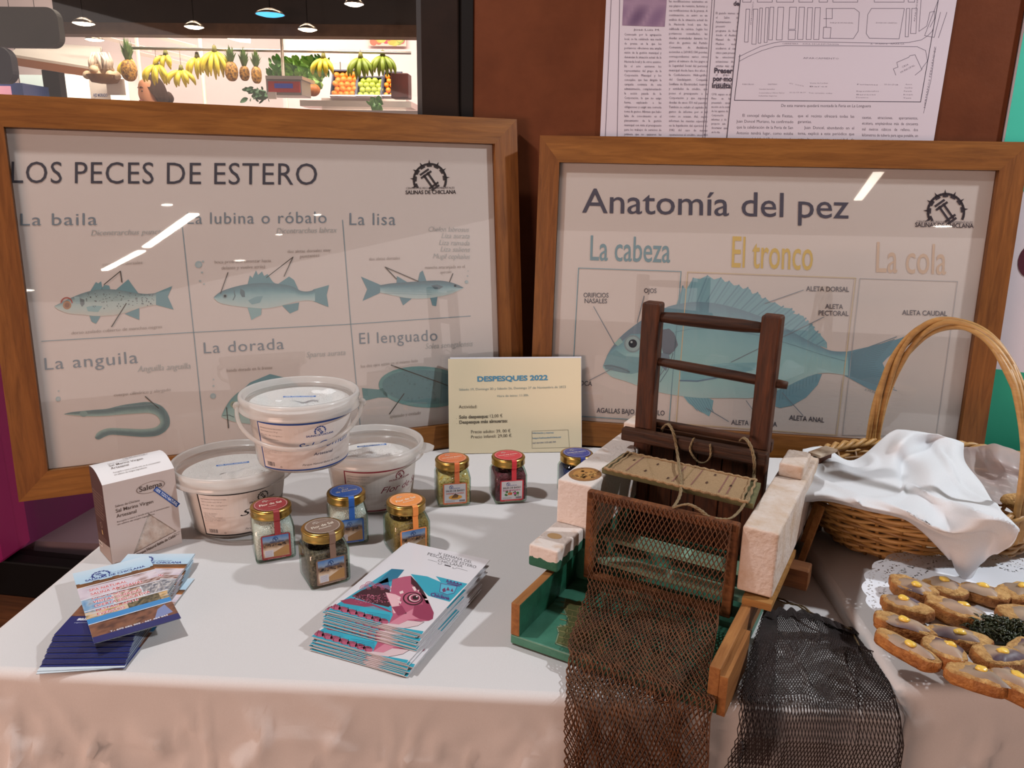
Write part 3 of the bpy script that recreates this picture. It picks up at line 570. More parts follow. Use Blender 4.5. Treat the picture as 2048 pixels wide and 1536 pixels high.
# the map pasted over it
k.poly(n8([(712, -60), (1737, -60), (1612, 700), (640, 700)]), '#beb3bb', 3.5)
k.line(n8([(715, -60), (708, 0), (640, 700)]), 1.6, K2, 4); k.line(n8([(706, 260), (680, 474), (1556, 482), (1640, 0), (1650, -60)]), 1.4, K2, 4)
mp = lambda *P, w=1.0, c=BK, cl=False: k.line(n8(P), w, c, 4, cl)
for a, b, y0, y1 in ((735, 752, 45, 200), (770, 790, 45, 210), (800, 812, 40, 205), (828, 842, 38, 202), (848, 866, 36, 190), (885, 912, 36, 190), (940, 972, 36, 140), (935, 968, 145, 188), (985, 1010, 36, 188), (1025, 1048, 38, 188), (1060, 1085, 38, 188), (1490, 1505, 42, 175), (1515, 1540, 42, 160)):
    s = -.05*(y1-y0); mp((a, y0), (b, y0), (b+s, y1), (a+s, y1), cl=True)
for a, b in ((720, 760), (790, 860), (880, 960), (985, 1050), (1080, 1120), (1145, 1262), (1340, 1480), (1500, 1530)): mp((a, -20), (a-2, 12), (b-2, 12), (b, -20))
mp((1112, 42), (1245, 42), (1268, 60), (1262, 150), (1240, 184), (1097, 182), (1100, 130), (1112, 130), cl=True); mp((1325, 42), (1480, 42), (1455, 185), (1315, 182), (1300, 160), (1308, 70), cl=True)
mp((1100, 90), (1140, 90), (1140, 42)); mp((1100, 130), (1135, 132), (1130, 182))
mp((700, 270), (740, 250), (800, 222), (860, 205), (900, 198), (1100, 200), (1400, 206), (1500, 202), (1560, 190), (1590, 170), (1610, 150), (1618, 130)); mp((704, 290), (745, 268), (810, 240), (870, 222), (920, 216), (1200, 218), (1540, 222), (1580, 240), (1588, 290), (1565, 320), (1560, 332))
mp((1560, -20), (1548, 150), (1585, 125), (1600, 60), (1622, 55), (1622, 90), (1600, 130)); mp((1640, 0), (1575, 170), (1620, 178), (1650, 60))
mp((1440, 356), (1428, 326), (1450, 318), (1444, 296), (1500, 272), (1506, 264), (1530, 260), (1562, 330), (1530, 356))
mp((1625, 230), (1606, 375), (1570, 535), w=.8); mp((1680, 60), (1640, 180))
for s, a, b, h in (('PARQUE MUNICIPAL', (1130, 112), (1240, 113), 2.2), ('ZONA DE CASETAS', (1345, 112), (1445, 113), 2.2), ('CARRETERA     AVDA. DE LA DIPUTACIÓN', (905, 210), (1170, 214), 2.6), ('A   FUENTE   AMARGA', (1320, 212), (1480, 212), 2.6), ('APARCAMIENTO', (1003, 279), (1172, 282), 3.2), ('CASA', (1470, 322), (1500, 308), 3.4),
                   ('MUNICIPAL', (1464, 347), (1530, 312), 3.4), ('PARCELAS', (718, 402), (772, 402), 2.6), ('DESTINO', (838, 402), (882, 402), 2.6), ('4-5-2    11-12-13-14', (938, 396), (1005, 410), 2.2), ('Venta de Leches', (1035, 396), (1120, 396), 2.4), ('Casetas Juveniles', (795, 424), (870, 424), 2.4), ('Comerciales y Oficios Varios', (795, 442), (915, 442), 2.4),
                   ('15-16-17-18-19', (940, 440), (1015, 440), 2.2), ('Industrias mayores', (795, 456), (880, 456), 2.4), ('Tren, carruseles, coches', (1030, 442), (1140, 444), 2.4), ('Bares', (1035, 412), (1118, 412), 2.4), ('Feriantes', (1258, 402), (1355, 404), 2.4), ('25-26-27-28', (1385, 402), (1450, 404), 2.4), ('Aseos', (1485, 402), (1515, 402), 2.4), ('Espectáculos', (1255, 434), (1360, 434), 2.4),
                   ('Barracas', (1255, 450), (1345, 450), 2.4), ('Tiovivos', (1250, 464), (1310, 464), 2.4), ('Cuadras', (1480, 418), (1518, 418), 2.4), ('Parada', (1478, 434), (1515, 434), 2.4), ('Botiquín', (1476, 450), (1520, 450), 2.4), ('Taxis', (1474, 466), (1512, 466), 2.4), ('APARCAMIENTO', (760, 120), (772, 10), 2.6), ('HERMANOS FERNÁNDEZ', (1578, 510), (1630, 222), 3.4), ('APARCADERO', (1530, 105), (1548, -20), 2.8)):
    T(s, *n8([a, b]), h, BK, 4, res=1)
T('De esta manera quedará montada la Feria en La Longuera', *n8([(900, 505), (1322, 507)]), 5.6, K2, 4, shear=.12, res=2)
for s, p, wd, ch in (('   El concejal delegado de Fiestas, Juan Doncel Muriano, ha confirmado que la celebración de la Feria de San Antonio tendrá lugar, como estaba previsto, del 14 al 17 de junio en La Longuera. El acto comenzará en la misma forma', (690, 538), 113, 29), ('que el recinto ofrecerá todas las garantías.\n   Juan Doncel, abundando en el tema, explicó a este periódico que ante la apremiante necesidad de crear un nuevo recinto ferial', (978, 540), 113, 29),
                     ('casetas, atracciones, aparcamientos, etcétera, empleándose más de cincuenta mil metros cúbicos de relleno, dos kilómetros de tubería para agua potable, un kilómetro de cable de aluminio sobre', (1280, 548), 112, 34)):
    k.block(s, n8([p])[0], wd, 5.6, K2, 4, chars=ch, ls=1.42, rot=(1, .012), res=2)
k.build('print', np_, lambda u, v, h: (u, v, .0016+h))
# ================================================================ goods on the table
PLAST = dict(rough=.35)
M_tub = thin('tub_plastic', '#f2efec', .18, 1.3, None, .42, '#f0ebe6'); M_lidp = thin('lid_plastic', '#fbfaf9', .12, 1.35, None, .08, '#f8f6f4')
M_rim = thin('rim_plastic', '#f4f2f0', .2, 1.35, None, .5, '#f4f1ee')
M_salt = mat('salt_grains', '#faf8f6', '#ece8e4', rough=.8, nscale=420, bump=.9, bscale=520, contrast=.3, sss=.0)
M_gold = mat('gold_lid', '#bf9c58', '#ab8744', rough=.28, metal=1, nscale=15); M_gl = thin('jar_glass', '#eef4f0', .02, 1.5, '#b3cdc0')
M_white = mat('white_card', '#d9d3cf', rough=.6); M_ink = inkmat(); M_gloss = inkmat('glossy_print', .28, .5)
LAB = {'blue': '#24417f', 'black': '#1c1719', 'red': '#7d2334'}
def bucket(label, c, z0, rb, rt, h, rz, hue, title, sub, level, ears=False, handle=False):
    t = thing('salt_tub', label, 'tub', (c[0], c[1], z0), rz, 'round plastic tubs of salt')
    def rad(z): return rb+(rt*.86-rb)*z/(h*.82)
    MB().lathe([(.001, .002), (rb*.97, .002), (rb, .005)]+[(rad(z), z) for z in (.01, h*.3, h*.6, h*.80)]+[(rt*.93, h*.81), (rt*.94, h*.86), (rt*.90, h*.87)], 64).build('tub', M_tub, t)
    lid = MB().lathe([(rt*.95, h*.78), (rt*1.0, h*.785), (rt*1.005, h*.80), (rt*.985, h*.83), (rt*.985, h*.90), (rt*1.0, h*.92), (rt*1.0, h*.97), (rt*.985, h*.995), (rt*.955, h), (rt*.93, h*.985), (rt*.915, h*.93), (rt*.89, h*.915)], 72).lathe([(rt*.89, h*.915), (rt*.6, h*.915), (.001, h*.915)], 72, mi=1).build('lid', [M_rim, M_lidp], t)
    if ears:
        for a, s in ((-.35, 1), (2.9, .8)):
            e = MB()
            pts = [(cos(a+d)*rt*q, sin(a+d)*rt*q) for d, q in ((-.30, .99), (-.2, 1.1), (-.08, 1.19), (.08, 1.2), (.2, 1.12), (.32, .99))]
            e.prism(pts, h*.86, h*.885).build('pull_tab', M_rim, lid)
    lv = h*level
    def srf(u, v):
        a = 2*pi*u; r = v*(rad(lv)-.003); x, y = r*cos(a), r*sin(a); e = 1-v**6
        return (x, y, lv+e*(.012*NZ.noise(V((x*22+c[0]*9, y*22, 1)))+.006*NZ.noise(V((x*60, y*60, c[1]*7)))))
    s = MB().grid(srf, 48, 14); s.lathe([(.001, .004), (rb-.003, .005), (rad(lv)-.003, lv)], 48); s.build('salt', M_salt, t)
    k = Ink()   # wrap label: u is arc length, v is height
    hu = LAB[hue]; w = rb*2*1.9; lb, lt = h*.06, h*.74; n = 36
    k.rect(-w*.22, lb, w*.62, lt, '#cfc5bf', 0, n)
    k.grid((-w*.22, lb), (w*.62, lb), (-w*.22, lb+(lt-lb)*.45), (w*.62, lb+(lt-lb)*.45), n, 10, lambda u, v: ramp(['#b7a59b', '#cfc5bf', '#bfb0a8', '#cfc5bf'], .5+.5*NZ.noise(V((u*9, v*16-u*6, h*99)))), .5)
    for y0, y1 in ((lb, lb+.0022), (lt-.0028, lt)): k.rect(-w*.22, y0, w*.62, y1, hu, 1, n)
    k.rect(-w*.22, lb, -w*.22+.002, lt, hu, 1)
    x0 = -w*.22+.005; dy = (lt-lb)
    for i, y in enumerate((.86, .80, .72, .64)): k.text(['INFORMACIÓN NUTRICIONAL', 'Valores medios por 100 gr', 'Modo de empleo', 'Consumir preferentemente'][i], (x0, lb+dy*y), (x0+.034-.006*(i % 2), lb+dy*y), .0018, '#7c7370', 2, up=1, res=1)
    for i in range(7): k.text(['Salinas de Chiclana', 'Camino del Molino', 'Chiclana, Cádiz', 'Producto artesanal', 'Sal marina sin aditivos', 'Conservar en lugar seco', 'Peso neto'][i], (x0, lb+dy*(.53-i*.032)), (x0+[.020, .018, .016, .026, .030, .030, .012][i], lb+dy*(.53-i*.032)), .0015, '#7c7370', 2, up=1, res=1)
    for i in range(13): k.rect(x0+.003+i*.0011, lb+dy*.07, x0+.003+i*.0011+rnd(.0003, .0008), lb+dy*.16, '#4a4547', 2)
    k.ring((x0+.027, lb+dy*.075), .0012, .0005, '#4a4547', 2, n=10)
    xc = w*.10
    logo(k, (xc+.006, lb+dy*.80), .0075, hu, 2, up=1)
    k.text('SALINAS DE CHICLANA', (xc-.013, lb+dy*.70), (xc+.026, lb+dy*.70), .0028, hu, 2, .02, up=1); k.line([(xc-.008, lb+dy*.775), (xc+.026, lb+dy*.775)], .0004, hu, 2)
    k.text(title, (xc-.026, lb+dy*.44), (xc+.058, lb+dy*.46), .0105, hu, 2, .0, .45, up=1)
    if sub: k.text(sub, (xc-.004, lb+dy*.30), (xc+.026, lb+dy*.30), .0042, '#4a4b5c', 2, .02, .2, up=1)
    k.text('Parque Natural Bahía de Cádiz', (xc-.02, lb+dy*.10), (xc+.040, lb+dy*.10), .0030, '#4a4347', 2, .0, .35, up=1)
    def wrap(u, v, hh):
        r = rad(v)+.0006+hh; a = -pi/2+u/rb; return (r*cos(a), r*sin(a), v)
    k.build('label', t, wrap, .00006)
    k = Ink(); k.rect(-.0245, -.0032, .0245, .0032, '#2760a6', 0); k.text('100% TODO NATURAL', (-.022, -.0016), (.022, -.0016), .0034, '#d5dbe2', 1, .03, up=1)
    a = -.05; k.build('sticker', lid, lambda u, v, hh: (u*cos(a)-v*sin(a), u*sin(a)+v*cos(a)-.004, h*.915+.0006+hh))
    if handle:
        R_ = rt*1.03
        pts = [(R_*cos(q), R_*sin(q)-.002*sin(q), h*.80-.075*sin(-q)**1.0*.55) for q in [-pi+pi*i/30 for i in range(31)]]
        hm = MB()
        for dz in (0,): hm.tube([(x, y, z) for x, y, z in pts], .0034, 8)
        hm.ball((R_*1, 0, h*.8), .007, 12, 8).ball((-R_, 0, h*.8), .007, 12, 8); hm.build('handle', M_tub, t)
    return t
bucket('salt tub with black bordered label, standing left beside the salt carton', (-.491, 1.118), .7505, .066, .0925, .108, radians(28), 'black', 'Sal Fina', '', .80)
bucket('salt tub with red bordered label, standing right behind the blue lidded jar', (-.293, 1.222), .7505, .066, .0885, .108, radians(24), 'red', 'Flor de Sal', '', .72, ears=True)
bc = tp(598, 764, .985)
bucket('salt tub with blue bordered label, stacked on top of the two others', (bc.x, bc.y), .8600, .068, .0905, .112, radians(12), 'blue', 'Sal Común', 'Artesanal', .86, handle=True)
# ---------------------------------------------------------------- square jars
def contents_mats():
    return {
        'white': M_salt, 'pepper': mat('salt_with_pepper', '#8d7c68', '#2d241d', rough=.8, nscale=260, bump=1, bscale=380, contrast=.16),
        'herb': mat('salt_with_spice', '#c7a45f', '#8a6a36', rough=.8, nscale=240, bump=1, bscale=380, contrast=.2), 'orange': mat('orange_bath_salt', '#e0b04a', '#ead9a0', rough=.6, nscale=170, bump=1, bscale=260, contrast=.15),
        'rose': mat('rose_bath_salt', '#8c3a48', '#4a1522', rough=.5, nscale=170, bump=1, bscale=260, contrast=.2), 'navy': mat('blue_bath_salt', '#2b3a78', '#151a44', rough=.5, nscale=170, bump=1, bscale=260, contrast=.2)}
CM = contents_mats()
def rsq(s, r, n=5):
    """rounded square outline, half side s"""
    o = []
    for q in range(4):
        cx, cy = ((1, 1), (-1, 1), (-1, -1), (1, -1))[q]
        for i in range(n):
            a = q*pi/2+pi/2*i/(n-1); o.append((cx*(s-r)+r*cos(a), cy*(s-r)+r*sin(a)))
    return o
def loft(mb, rings, mi=0, cap=True):
    n = len(rings[0]); vs = [p for r in rings for p in r]
    fs = [(i*n+k, i*n+(k+1) % n, (i+1)*n+(k+1) % n, (i+1)*n+k) for i in range(len(rings)-1) for k in range(n)]
    if cap: fs += [tuple(range(n))[::-1], tuple((len(rings)-1)*n+k for k in range(n))]
    return mb.add(vs, fs, mi, True)
def circ20(r): return [(r*cos(pi/2*q+pi/2*i/4), r*sin(pi/2*q+pi/2*i/4)) for q in range(4) for i in range(5)]
def lerp2(a, b, t): return [(x0+(x1-x0)*t, y0+(y1-y0)*t) for (x0, y0), (x1, y1) in zip(a, b)]
def jar(label, c, rz, col, fill, kind, level, title, group):
    t = thing('square_jar', label, 'jar', (c[0], c[1], .7512), radians(rz), group)
    s = .0285; Z = lambda P, z: [(x, y, z) for x, y in P]
    sq = rsq(s, .0055); ci = circ20(.0255)
    loft(MB(), [Z(rsq(s-.003, .004), 0), Z(rsq(s-.0006, .005), .0016), Z(sq, .004), Z(sq, .048), Z(lerp2(sq, ci, .35), .0545), Z(lerp2(sq, ci, .75), .0595), Z(ci, .062), Z(circ20(.0245), .068)]).build('glass', M_gl, t)
    q = .0262; s2 = rsq(q, .004); top = min(level, .0585)
    rings = [Z(s2, .0045), Z(s2, min(top, .047))]
    if top > .049: rings += [Z(lerp2(s2, circ20(.0235), .5), .0545), Z(lerp2(s2, circ20(.0235), .8), top)]
    cm = loft(MB(), rings)
    for _ in range(36 if kind == 'bath' or fill in ('pepper', 'herb') else 8):
        a = rnd(0, 2*pi); r = rnd(0, .019); cm.ball((r*cos(a), r*sin(a), rings[-1][0][2]), rnd(.0014, .003), 6, 4)
    cm.build('contents', CM[fill], t)
    lp = [(.0262, .0625), (.0284, .063), (.0292, .0645), (.0288, .066), (.0290, .0725), (.0293, .0745), (.0285, .0765), (.0270, .0775), (.025, .0772), (.001, .0770)]
    lid = MB().lathe(lp, 48).build('lid', M_gold, t)
    k = Ink(); R0 = .0243
    k.circ((0, 0), R0, col, 0, n=40); k.ring((0, 0), R0-.0018, .0004, '#d8cfc2', 1, n=40)
    logo(k, (-.004, .0125), .004, '#d8cfc2', 2, up=1); k.text('SALINAS DE CHICLANA', (.001, .0115), (.014, .0115), .0014, '#d8cfc2', 2, up=1, res=1)
    for i, (s_, y, hw, h) in enumerate(title): k.text(s_, (-hw, y), (hw, y), h, '#e2d8c8', 2, .01, .15 if kind == 'salt' else 0, up=1)
    pl = Ink() ; ang = radians(10)
    k.build('lid_sticker', lid, lambda u, v, hh: (u*cos(ang)-v*sin(ang), u*sin(ang)+v*cos(ang), .0776+hh), .00012, M_gloss)
    # seal strip from the lid down the shoulder
    w_ = .0042; path = [(-.0235, .0778), (-.0272, .0780), (-.0294, .0765), (-.0297, .0725), (-.0296, .066), (-.0297, .0635), (-.0275, .0610), (-.0283, .0560), (-.0293, .0475), (-.0294, .041)]
    mb = MB(); vs = [(x, y, z) for y, z in path for x in (.004-w_, .004+w_)]
    mb.add(vs, [(2*i, 2*i+1, 2*i+3, 2*i+2) for i in range(len(path)-1)]); mb.build('seal_strip', mat('strip_'+col[1:], col, rough=.45), t)
    k = Ink(); a, b, y0, y1 = -.0195, .0205, .0045, .0425
    k.poly([(x+.0005, y+(y0+y1)/2) for x, y in [(px*.0205/.0285, py*.019/.0285) for px, py in rsq(.0285, .004)]], col, 0)
    a += .0018; b -= .0018; y0 += .003; y1 -= .0018
    if kind == 'salt':
        sk = lambda u, v: ramp(['#9c8064', '#b9a184', '#cbbfae', '#c9b9a4', '#8a7158', '#5a4538', '#7f94ad', '#5f82b0', '#4470a8'], v*.98+.06*NZ.noise(V((u*7, v*5, c[0]*30))))
        k.grid((a, y0), (b, y0), (a, y1), (b, y1), 22, 26, sk, 1)
        for _ in range(26):
            x = rnd(a+.002, b-.004); y = y0+(y1-y0)*rnd(.52, .64); k.circ((x, y), rnd(.0006, .002), random.choice(['#3a2b22', '#55402f', '#8c6e4c', '#2b2420']), 2, ry=.0012, n=7)
        k.poly([(a+.002, y0+.001), (b-.004, y0+.016), (b, y0+.015), (b, y0+.002), (a+.02, y0)], '#a07c4c', 2); k.rect(a+.002, y0+.001, a+.014, y0+.0115, '#c4c6cf', 3)
        for i in range(6): k.rect(a+.003, y0+.0022+i*.0015, a+.0125, y0+.0026+i*.0015, '#8e90a0', 4)
        logo(k, (.0, y1-.006), .0035, '#20407c', 3, up=1); k.text('SALINAS DE CHICLANA', (-.008, y1-.0105), (.012, y1-.0105), .0018, '#20407c', 3, .02, up=1, res=2)
    else:
        k.rect(a, y0, b, y1, '#c9c6c9', 1); logo(k, (-.006, y1-.005), .003, '#28448a', 3, up=1); k.text('SALINAS DE CHICLANA', (-.009, y1-.0082), (.009, y1-.0082), .0015, '#28448a', 3, .02, up=1, res=1)
        k.text('SALES DE BAÑO', (a+.0025, y1-.0135), (b-.0025, y1-.0135), .0034, '#4a4648', 3, .01, up=1)
        k.text({'orange': 'NARANJA Y CANELA', 'rose': 'ROSA MOSQUETA', 'navy': 'LAVANDA'}[fill], (a+.003, y1-.0178), (b-.003, y1-.0178), .0026, {'orange': '#c8553a', 'rose': '#b0306c', 'navy': '#3a3f86'}[fill], 3, .01, up=1)
        ym = y0+.0105
        if fill == 'orange':
            k.circ((.001, ym-.001), .0115, '#d99a3c', 2, ry=.0042)
            for i in range(5): k.line([(-.005+i*.0022, ym-.002), (.001+i*.0012, ym+.0055-i*.0008)], .0013, '#4a3326', 3)
        else:
            for i in range(16): k.circ((rnd(-.011, .012), ym+rnd(-.004, .004)), rnd(.001, .0026), random.choice(['#3f7a3f', '#578a48', '#2f5f34']), 2, n=7)
            for x, cc in ((.006, '#b84a84'), (-.004, '#d27a34'), (-.001, '#c8602c')): k.circ((x, ym), .0025, cc if fill == 'rose' else '#6a5aa8', 3, n=9)
        for i in range(3): k.rect(a+.002, y0+.0012+i*.0012, a+.018, y0+.0017+i*.0012, '#9a9798', 2)
        for i in range(11): k.rect(b-.011+i*.0009, y0+.001, b-.011+i*.0009+.0005, y0+.0046, '#3c3a40', 2)
    k.text('Sal marina artesanal de Chiclana', (-.012, .0049), (.013, .0049), .0011, '#e0d4c8', 1, up=1, res=1)
    k.build('label', t, lambda u, v, hh: (u, -.0290-hh, v), .0001, M_gloss)
    return t
FS = [('Flor de Sal', -.002, .0165, .0062), ('artesanal', -.0085, .006, .0016)]
G1, G2 = 'square jars of table salt', 'square jars of bath salts'
jar('square jar of white salt with a dark red label, between black tub and brown jar', (-.395, 1.0165), 27, '#8c2f33', 'white', 'salt', .060, FS, G1)
jar('brown labelled square jar of peppered salt, nearest jar to the front edge', (-.300, .953), 33.6, '#7a6355', 'pepper', 'salt', .050, FS[:1]+[('Pimienta', -.0085, .009, .0032)], G1)
jar('blue labelled square jar of white salt, standing in front of the red labelled tub', (-.299, 1.074), 22, '#1f5bb0', 'white', 'salt', .058, [('Sal', .003, .005, .005), ('de Escamas', -.004, .0165, .0058)], G1)
jar('orange labelled square jar of brownish salt, partly behind the pink fish booklets', (-.2025, 1.049), 30.4, '#df8a45', 'herb', 'salt', .054, FS[:1]+[('Romesco', -.0085, .009, .0032)], G1)
SB = [('SALES DE BAÑO', 0, .0175, .0034), ('Salinas de Chiclana', -.006, .010, .0015)]
jar('square jar of yellow bath salts with orange label, left one before the price notice', (-.156, 1.2285), 15.5, '#c96a3c', 'orange', 'bath', .056, SB, G2)
jar('square jar of dark rose bath salts with bright red label, before the price notice', (-.061, 1.250), 15.8, '#c3343f', 'rose', 'bath', .052, SB, G2)
jar('navy lidded square jar of bath salts, half hidden behind the sluice model', (.058, 1.274), 12, '#2c3880', 'navy', 'bath', .050, SB, G2)
# ---------------------------------------------------------------- salt carton
t = thing('salt_carton', 'beige and brown salt carton with triangular window, behind the blue leaflets', 'carton', (-.611, .964, .7508), radians(46.3))
wd, dp, hf, hb = .0985, .0551, .121, .134
M_beige = mat('carton_beige', '#bfb0aa', rough=.5); M_brown = mat('carton_brown', '#43241c', rough=.45); M_grey = mat('carton_grey', '#8f8079', rough=.5); M_ctop = mat('carton_white', '#d8d4d4', rough=.5)
tri = [(.029, .006), (.092, .022), (.056, .062)]
mb = MB()
# front with a triangular cut-out
out = [(0, 0), (wd, 0), (wd, hf), (0, hf)]
for pl in ([(0, 0), (wd, 0), tri[1], tri[0]], [(wd, 0), (wd, hf), tri[2], tri[1]], [(wd, hf), (0, hf), (0, 0), tri[0], tri[2]]):
    fs = tessellate_polygon([[V((x, y, 0)) for x, y in pl]]); mb.add([(x, 0, z) for x, z in pl], [tuple(f) for f in fs], 0)
for a, b in zip(tri, tri[1:]+tri[:1]): mb.add([(a[0], 0, a[1]), (b[0], 0, b[1]), (b[0], .0012, b[1]), (a[0], .0012, a[1])], [(0, 1, 2, 3)], 1)
arc = [(0, hf)]+[(dp*(i/12), hf+(hb-hf)*sin(pi/2*i/12)**.9+.004*sin(pi*i/12)) for i in range(1, 13)]
for x, cut in ((0, .020), (wd, .0)):
    side = [(0, 0)]+[(dp, 0)]+arc[::-1]
    mb.add([(x, y, z) for y, z in side], [tuple(f) for f in tessellate_polygon([[V((y, z, 0)) for y, z in side]])], 1 if x == 0 else 0)
mb.add([(0, -.0002, 0), (0, dp, 0), (0, dp, .028), (0, -.0002, .022)], [], 2)
vs = [(x, y, z) for y, z in arc for x in (0, wd)]; mb.add(vs, [(2*i, 2*i+1, 2*i+3, 2*i+2) for i in range(12)], 3, True)
mb.add([(0, dp, 0), (wd, dp, 0), (wd, dp, hb), (0, dp, hb)], [(0, 1, 2, 3)], 1); mb.add([(0, 0, 0), (wd, 0, 0), (wd, dp, 0), (0, dp, 0)], [(0, 1, 2, 3)], 0)
mb.build('carton', [M_beige, M_brown, M_grey, M_ctop], t)
MB().add([(p[0]+.0*i, .0014, p[1]) for i, p in enumerate([(.027, .004), (.095, .021), (.056, .065)])], [(0, 1, 2)]).build('window_film', mat('crumpled_salt_bag', '#d2c6bc', '#a48c7e', rough=.3, nscale=60, bump=1, bscale=70, contrast=.2), t)
k = Ink(); X = k.text; N = '#57473f'
k.ring((.063, .101), .0195, .0014, '#85736b', 1, ry=.42, rot=radians(2)); X('Salema', (.047, .0978), (.079, .0985), .0075, '#4a3a34', 2, .01, .05, up=1)
X('Salinas de Chiclana', (.013, .084), (.046, .084), .0033, N, 2, up=1); X('Sal Marina Virgen', (.013, .076), (.064, .076), .0052, N, 2, .005, up=1); X('Artesanal', (.013, .068), (.040, .068), .0052, N, 2, .005, up=1)
X('Recogida a mano y lavada sólo en el concentrador', (.013, .0605), (.086, .0625), .0023, N, 2, up=1); X('sin aditivo de ningún ingrediente', (.013, .0565), (.064, .0575), .0023, N, 2, up=1)
X('Parque Natural Bahía de Cádiz', (.034, .0012), (.090, .0135), .0042, N, 2, .02, up=1); X('Peso neto', (.088, .0175), (.097, .0195), .0018, N, 2, up=1); X('500 gr', (.089, .0145), (.096, .016), .0018, N, 2, up=1)
k.build('front_print', t, lambda u, v, h: (u, -.0003-h, v), .0001)
k = Ink(); k.poly([(0, 0), (dp, 0), (dp, .026), (0, .019)], '#8f8079', 0)
for i in range(9): k.text('Sal marina recogida a mano en salinas tradicionales de la Bahía', (.004, .100-i*.0047), (.049-(i % 3)*.004, .100-i*.0047), .0021, '#a48a7e', 1, up=1, res=1)
k.ring((.026, .051), .004, .0008, '#a48a7e', 1); k.rect(.024, .036, .029, .043, '#a8895e', 1)
for i in range(4): k.text('Envasado por Salinas de Chiclana', (.003, .031-i*.003), (.044-i*.004, .031-i*.003), .0016, '#a48a7e', 1, up=1, res=1)
k.rect(.002, .012, .016, .019, '#d8cfc8', 1)
for i in range(9): k.rect(.003+i*.0013, .013, .0036+i*.0013, .018, '#4a3a34', 2)
k.build('side_print', t, lambda u, v, h: (-.0003-h, dp-u, v), .0001)
k = Ink(); X = k.text; N = '#6a5d58'
k.ring((.060, .045), .017, .001, '#9a8c86', 1, ry=.3); X('Salema', (.046, .043), (.074, .043), .005, N, 2, up=1)
X('Salinas de Chiclana', (.020, .036), (.048, .036), .0028, N, 2, up=1); X('Sal Marina Virgen', (.020, .0285), (.066, .0285), .0046, N, 2, .005, up=1); X('Artesanal', (.020, .0215), (.044, .0215), .0046, N, 2, .005, up=1)
X('Recogida a mano y lavada sólo en el concentrador', (.020, .0135), (.085, .0135), .0022, N, 2, up=1); X('sin aditivo de ningún ingrediente', (.020, .0095), (.064, .0095), .0022, N, 2, up=1)
k.build('top_print', t, lambda u, v, h: (u, v, prof(arc, v)+.0006+h), .0001)
k = Ink(); k.rect(-.0235, -.0036, .0235, .0036, '#1f4a94', 0); k.text('100% TODO NATURAL', (-.0215, -.002), (.0215, -.002), .0042, '#d3d9e4', 1, .02, up=1); a = radians(-50)
k.build('sticker', t, lambda u, v, h: (.0835+u*cos(a)-v*sin(a), -.0006-h, .0795+u*sin(a)+v*cos(a)), .0001)
# ---------------------------------------------------------------- price notice
A_, B_ = tp(898, 909), tp(1163, 904); un = (B_-A_).normalized(); Wn = (B_-A_).length; lean = radians(76)
pn = V((-un.y, un.x, 0)); vn = V((0, 0, 1))*sin(lean)+pn*cos(lean); nn_ = un.cross(vn)
M = MX(((un.x, vn.x, nn_.x, A_.x), (un.y, vn.y, nn_.y, A_.y), (un.z, vn.z, nn_.z, .7512), (0, 0, 0, 1)))
t = thing('price_notice', 'cream price notice headed Despesques 2022, leaning between the two framed posters', 'sign', M=M)
f = mapper(V((A_.x, A_.y, .7512)), un, vn, nn_, 0); Hn = f(1161, 716)[1]
MB().box((.004, .003, -.0035), (Wn+.001, Hn+.003, -.0015)).build('backing_sheet', mat('white_sheet', '#c9c9d2', rough=.6), t)
MB().box((0, 0, -.0012), (Wn, Hn, 0)).build('cream_sheet', mat('cream_sheet', '#d3c3a4', rough=.6), t)
k = Ink(f); n4 = lambda *P: A(4.654, 850, 700, P); X = k.text; BR = '#6b6355'
k.line([(f(0, 0))]+[(0, 0)], 0, BR) if False else None
X('DESPESQUES 2022', *n4((488, 292), (1143, 278)), 9.5, '#4a83a0', bold=.035); X('Sábado 19, Domingo 20 y Sábado 26, Domingo 27 de Noviembre de 2022', *n4((318, 378), (1312, 352)), 4.3, '#85938f'); X('Hora de inicio: 11:30h', *n4((672, 438), (962, 430)), 4.3, '#85938f')
for s, a, b, h, bo in (('Actividad:', (315, 543), (485, 540), 6.3, .0), ('Solo despesque:', (318, 638), (590, 630), 6.2, .03), ('12,00 €', (606, 629), (722, 624), 6.2, 0), ('Despesque más almuerzo:', (320, 686), (768, 672), 6.2, .03), ('Precio adulto: 39, 00 €', (430, 775), (796, 765), 6.0, 0), ('Precio infantil: 29,00 €', (430, 823), (805, 808), 6.0, 0), ('.', (290, 640), (296, 640), 5, 0), ('.', (292, 688), (298, 688), 5, 0)):
    X(s, *n4(a, b), h, BR, bold=bo)
k.line(n4((996, 754), (1332, 742), (1346, 906), (998, 914)), .7, '#a39a86', 2, True)
for s, a, b in (('Información y reservas:', (1003, 780), (1200, 775)), ('https://salinasdechiclana.es/', (1003, 828), (1268, 816)), ('667 464 844 / 670 682 909', (1003, 874), (1218, 862))): X(s, *n4(a, b), 3.2, '#55809a' if 'http' in s or 'Inf' in s else '#7d8088', bold=.01)
k.build('print', t, lambda u, v, h: (u, v, .0002+h), .00012)
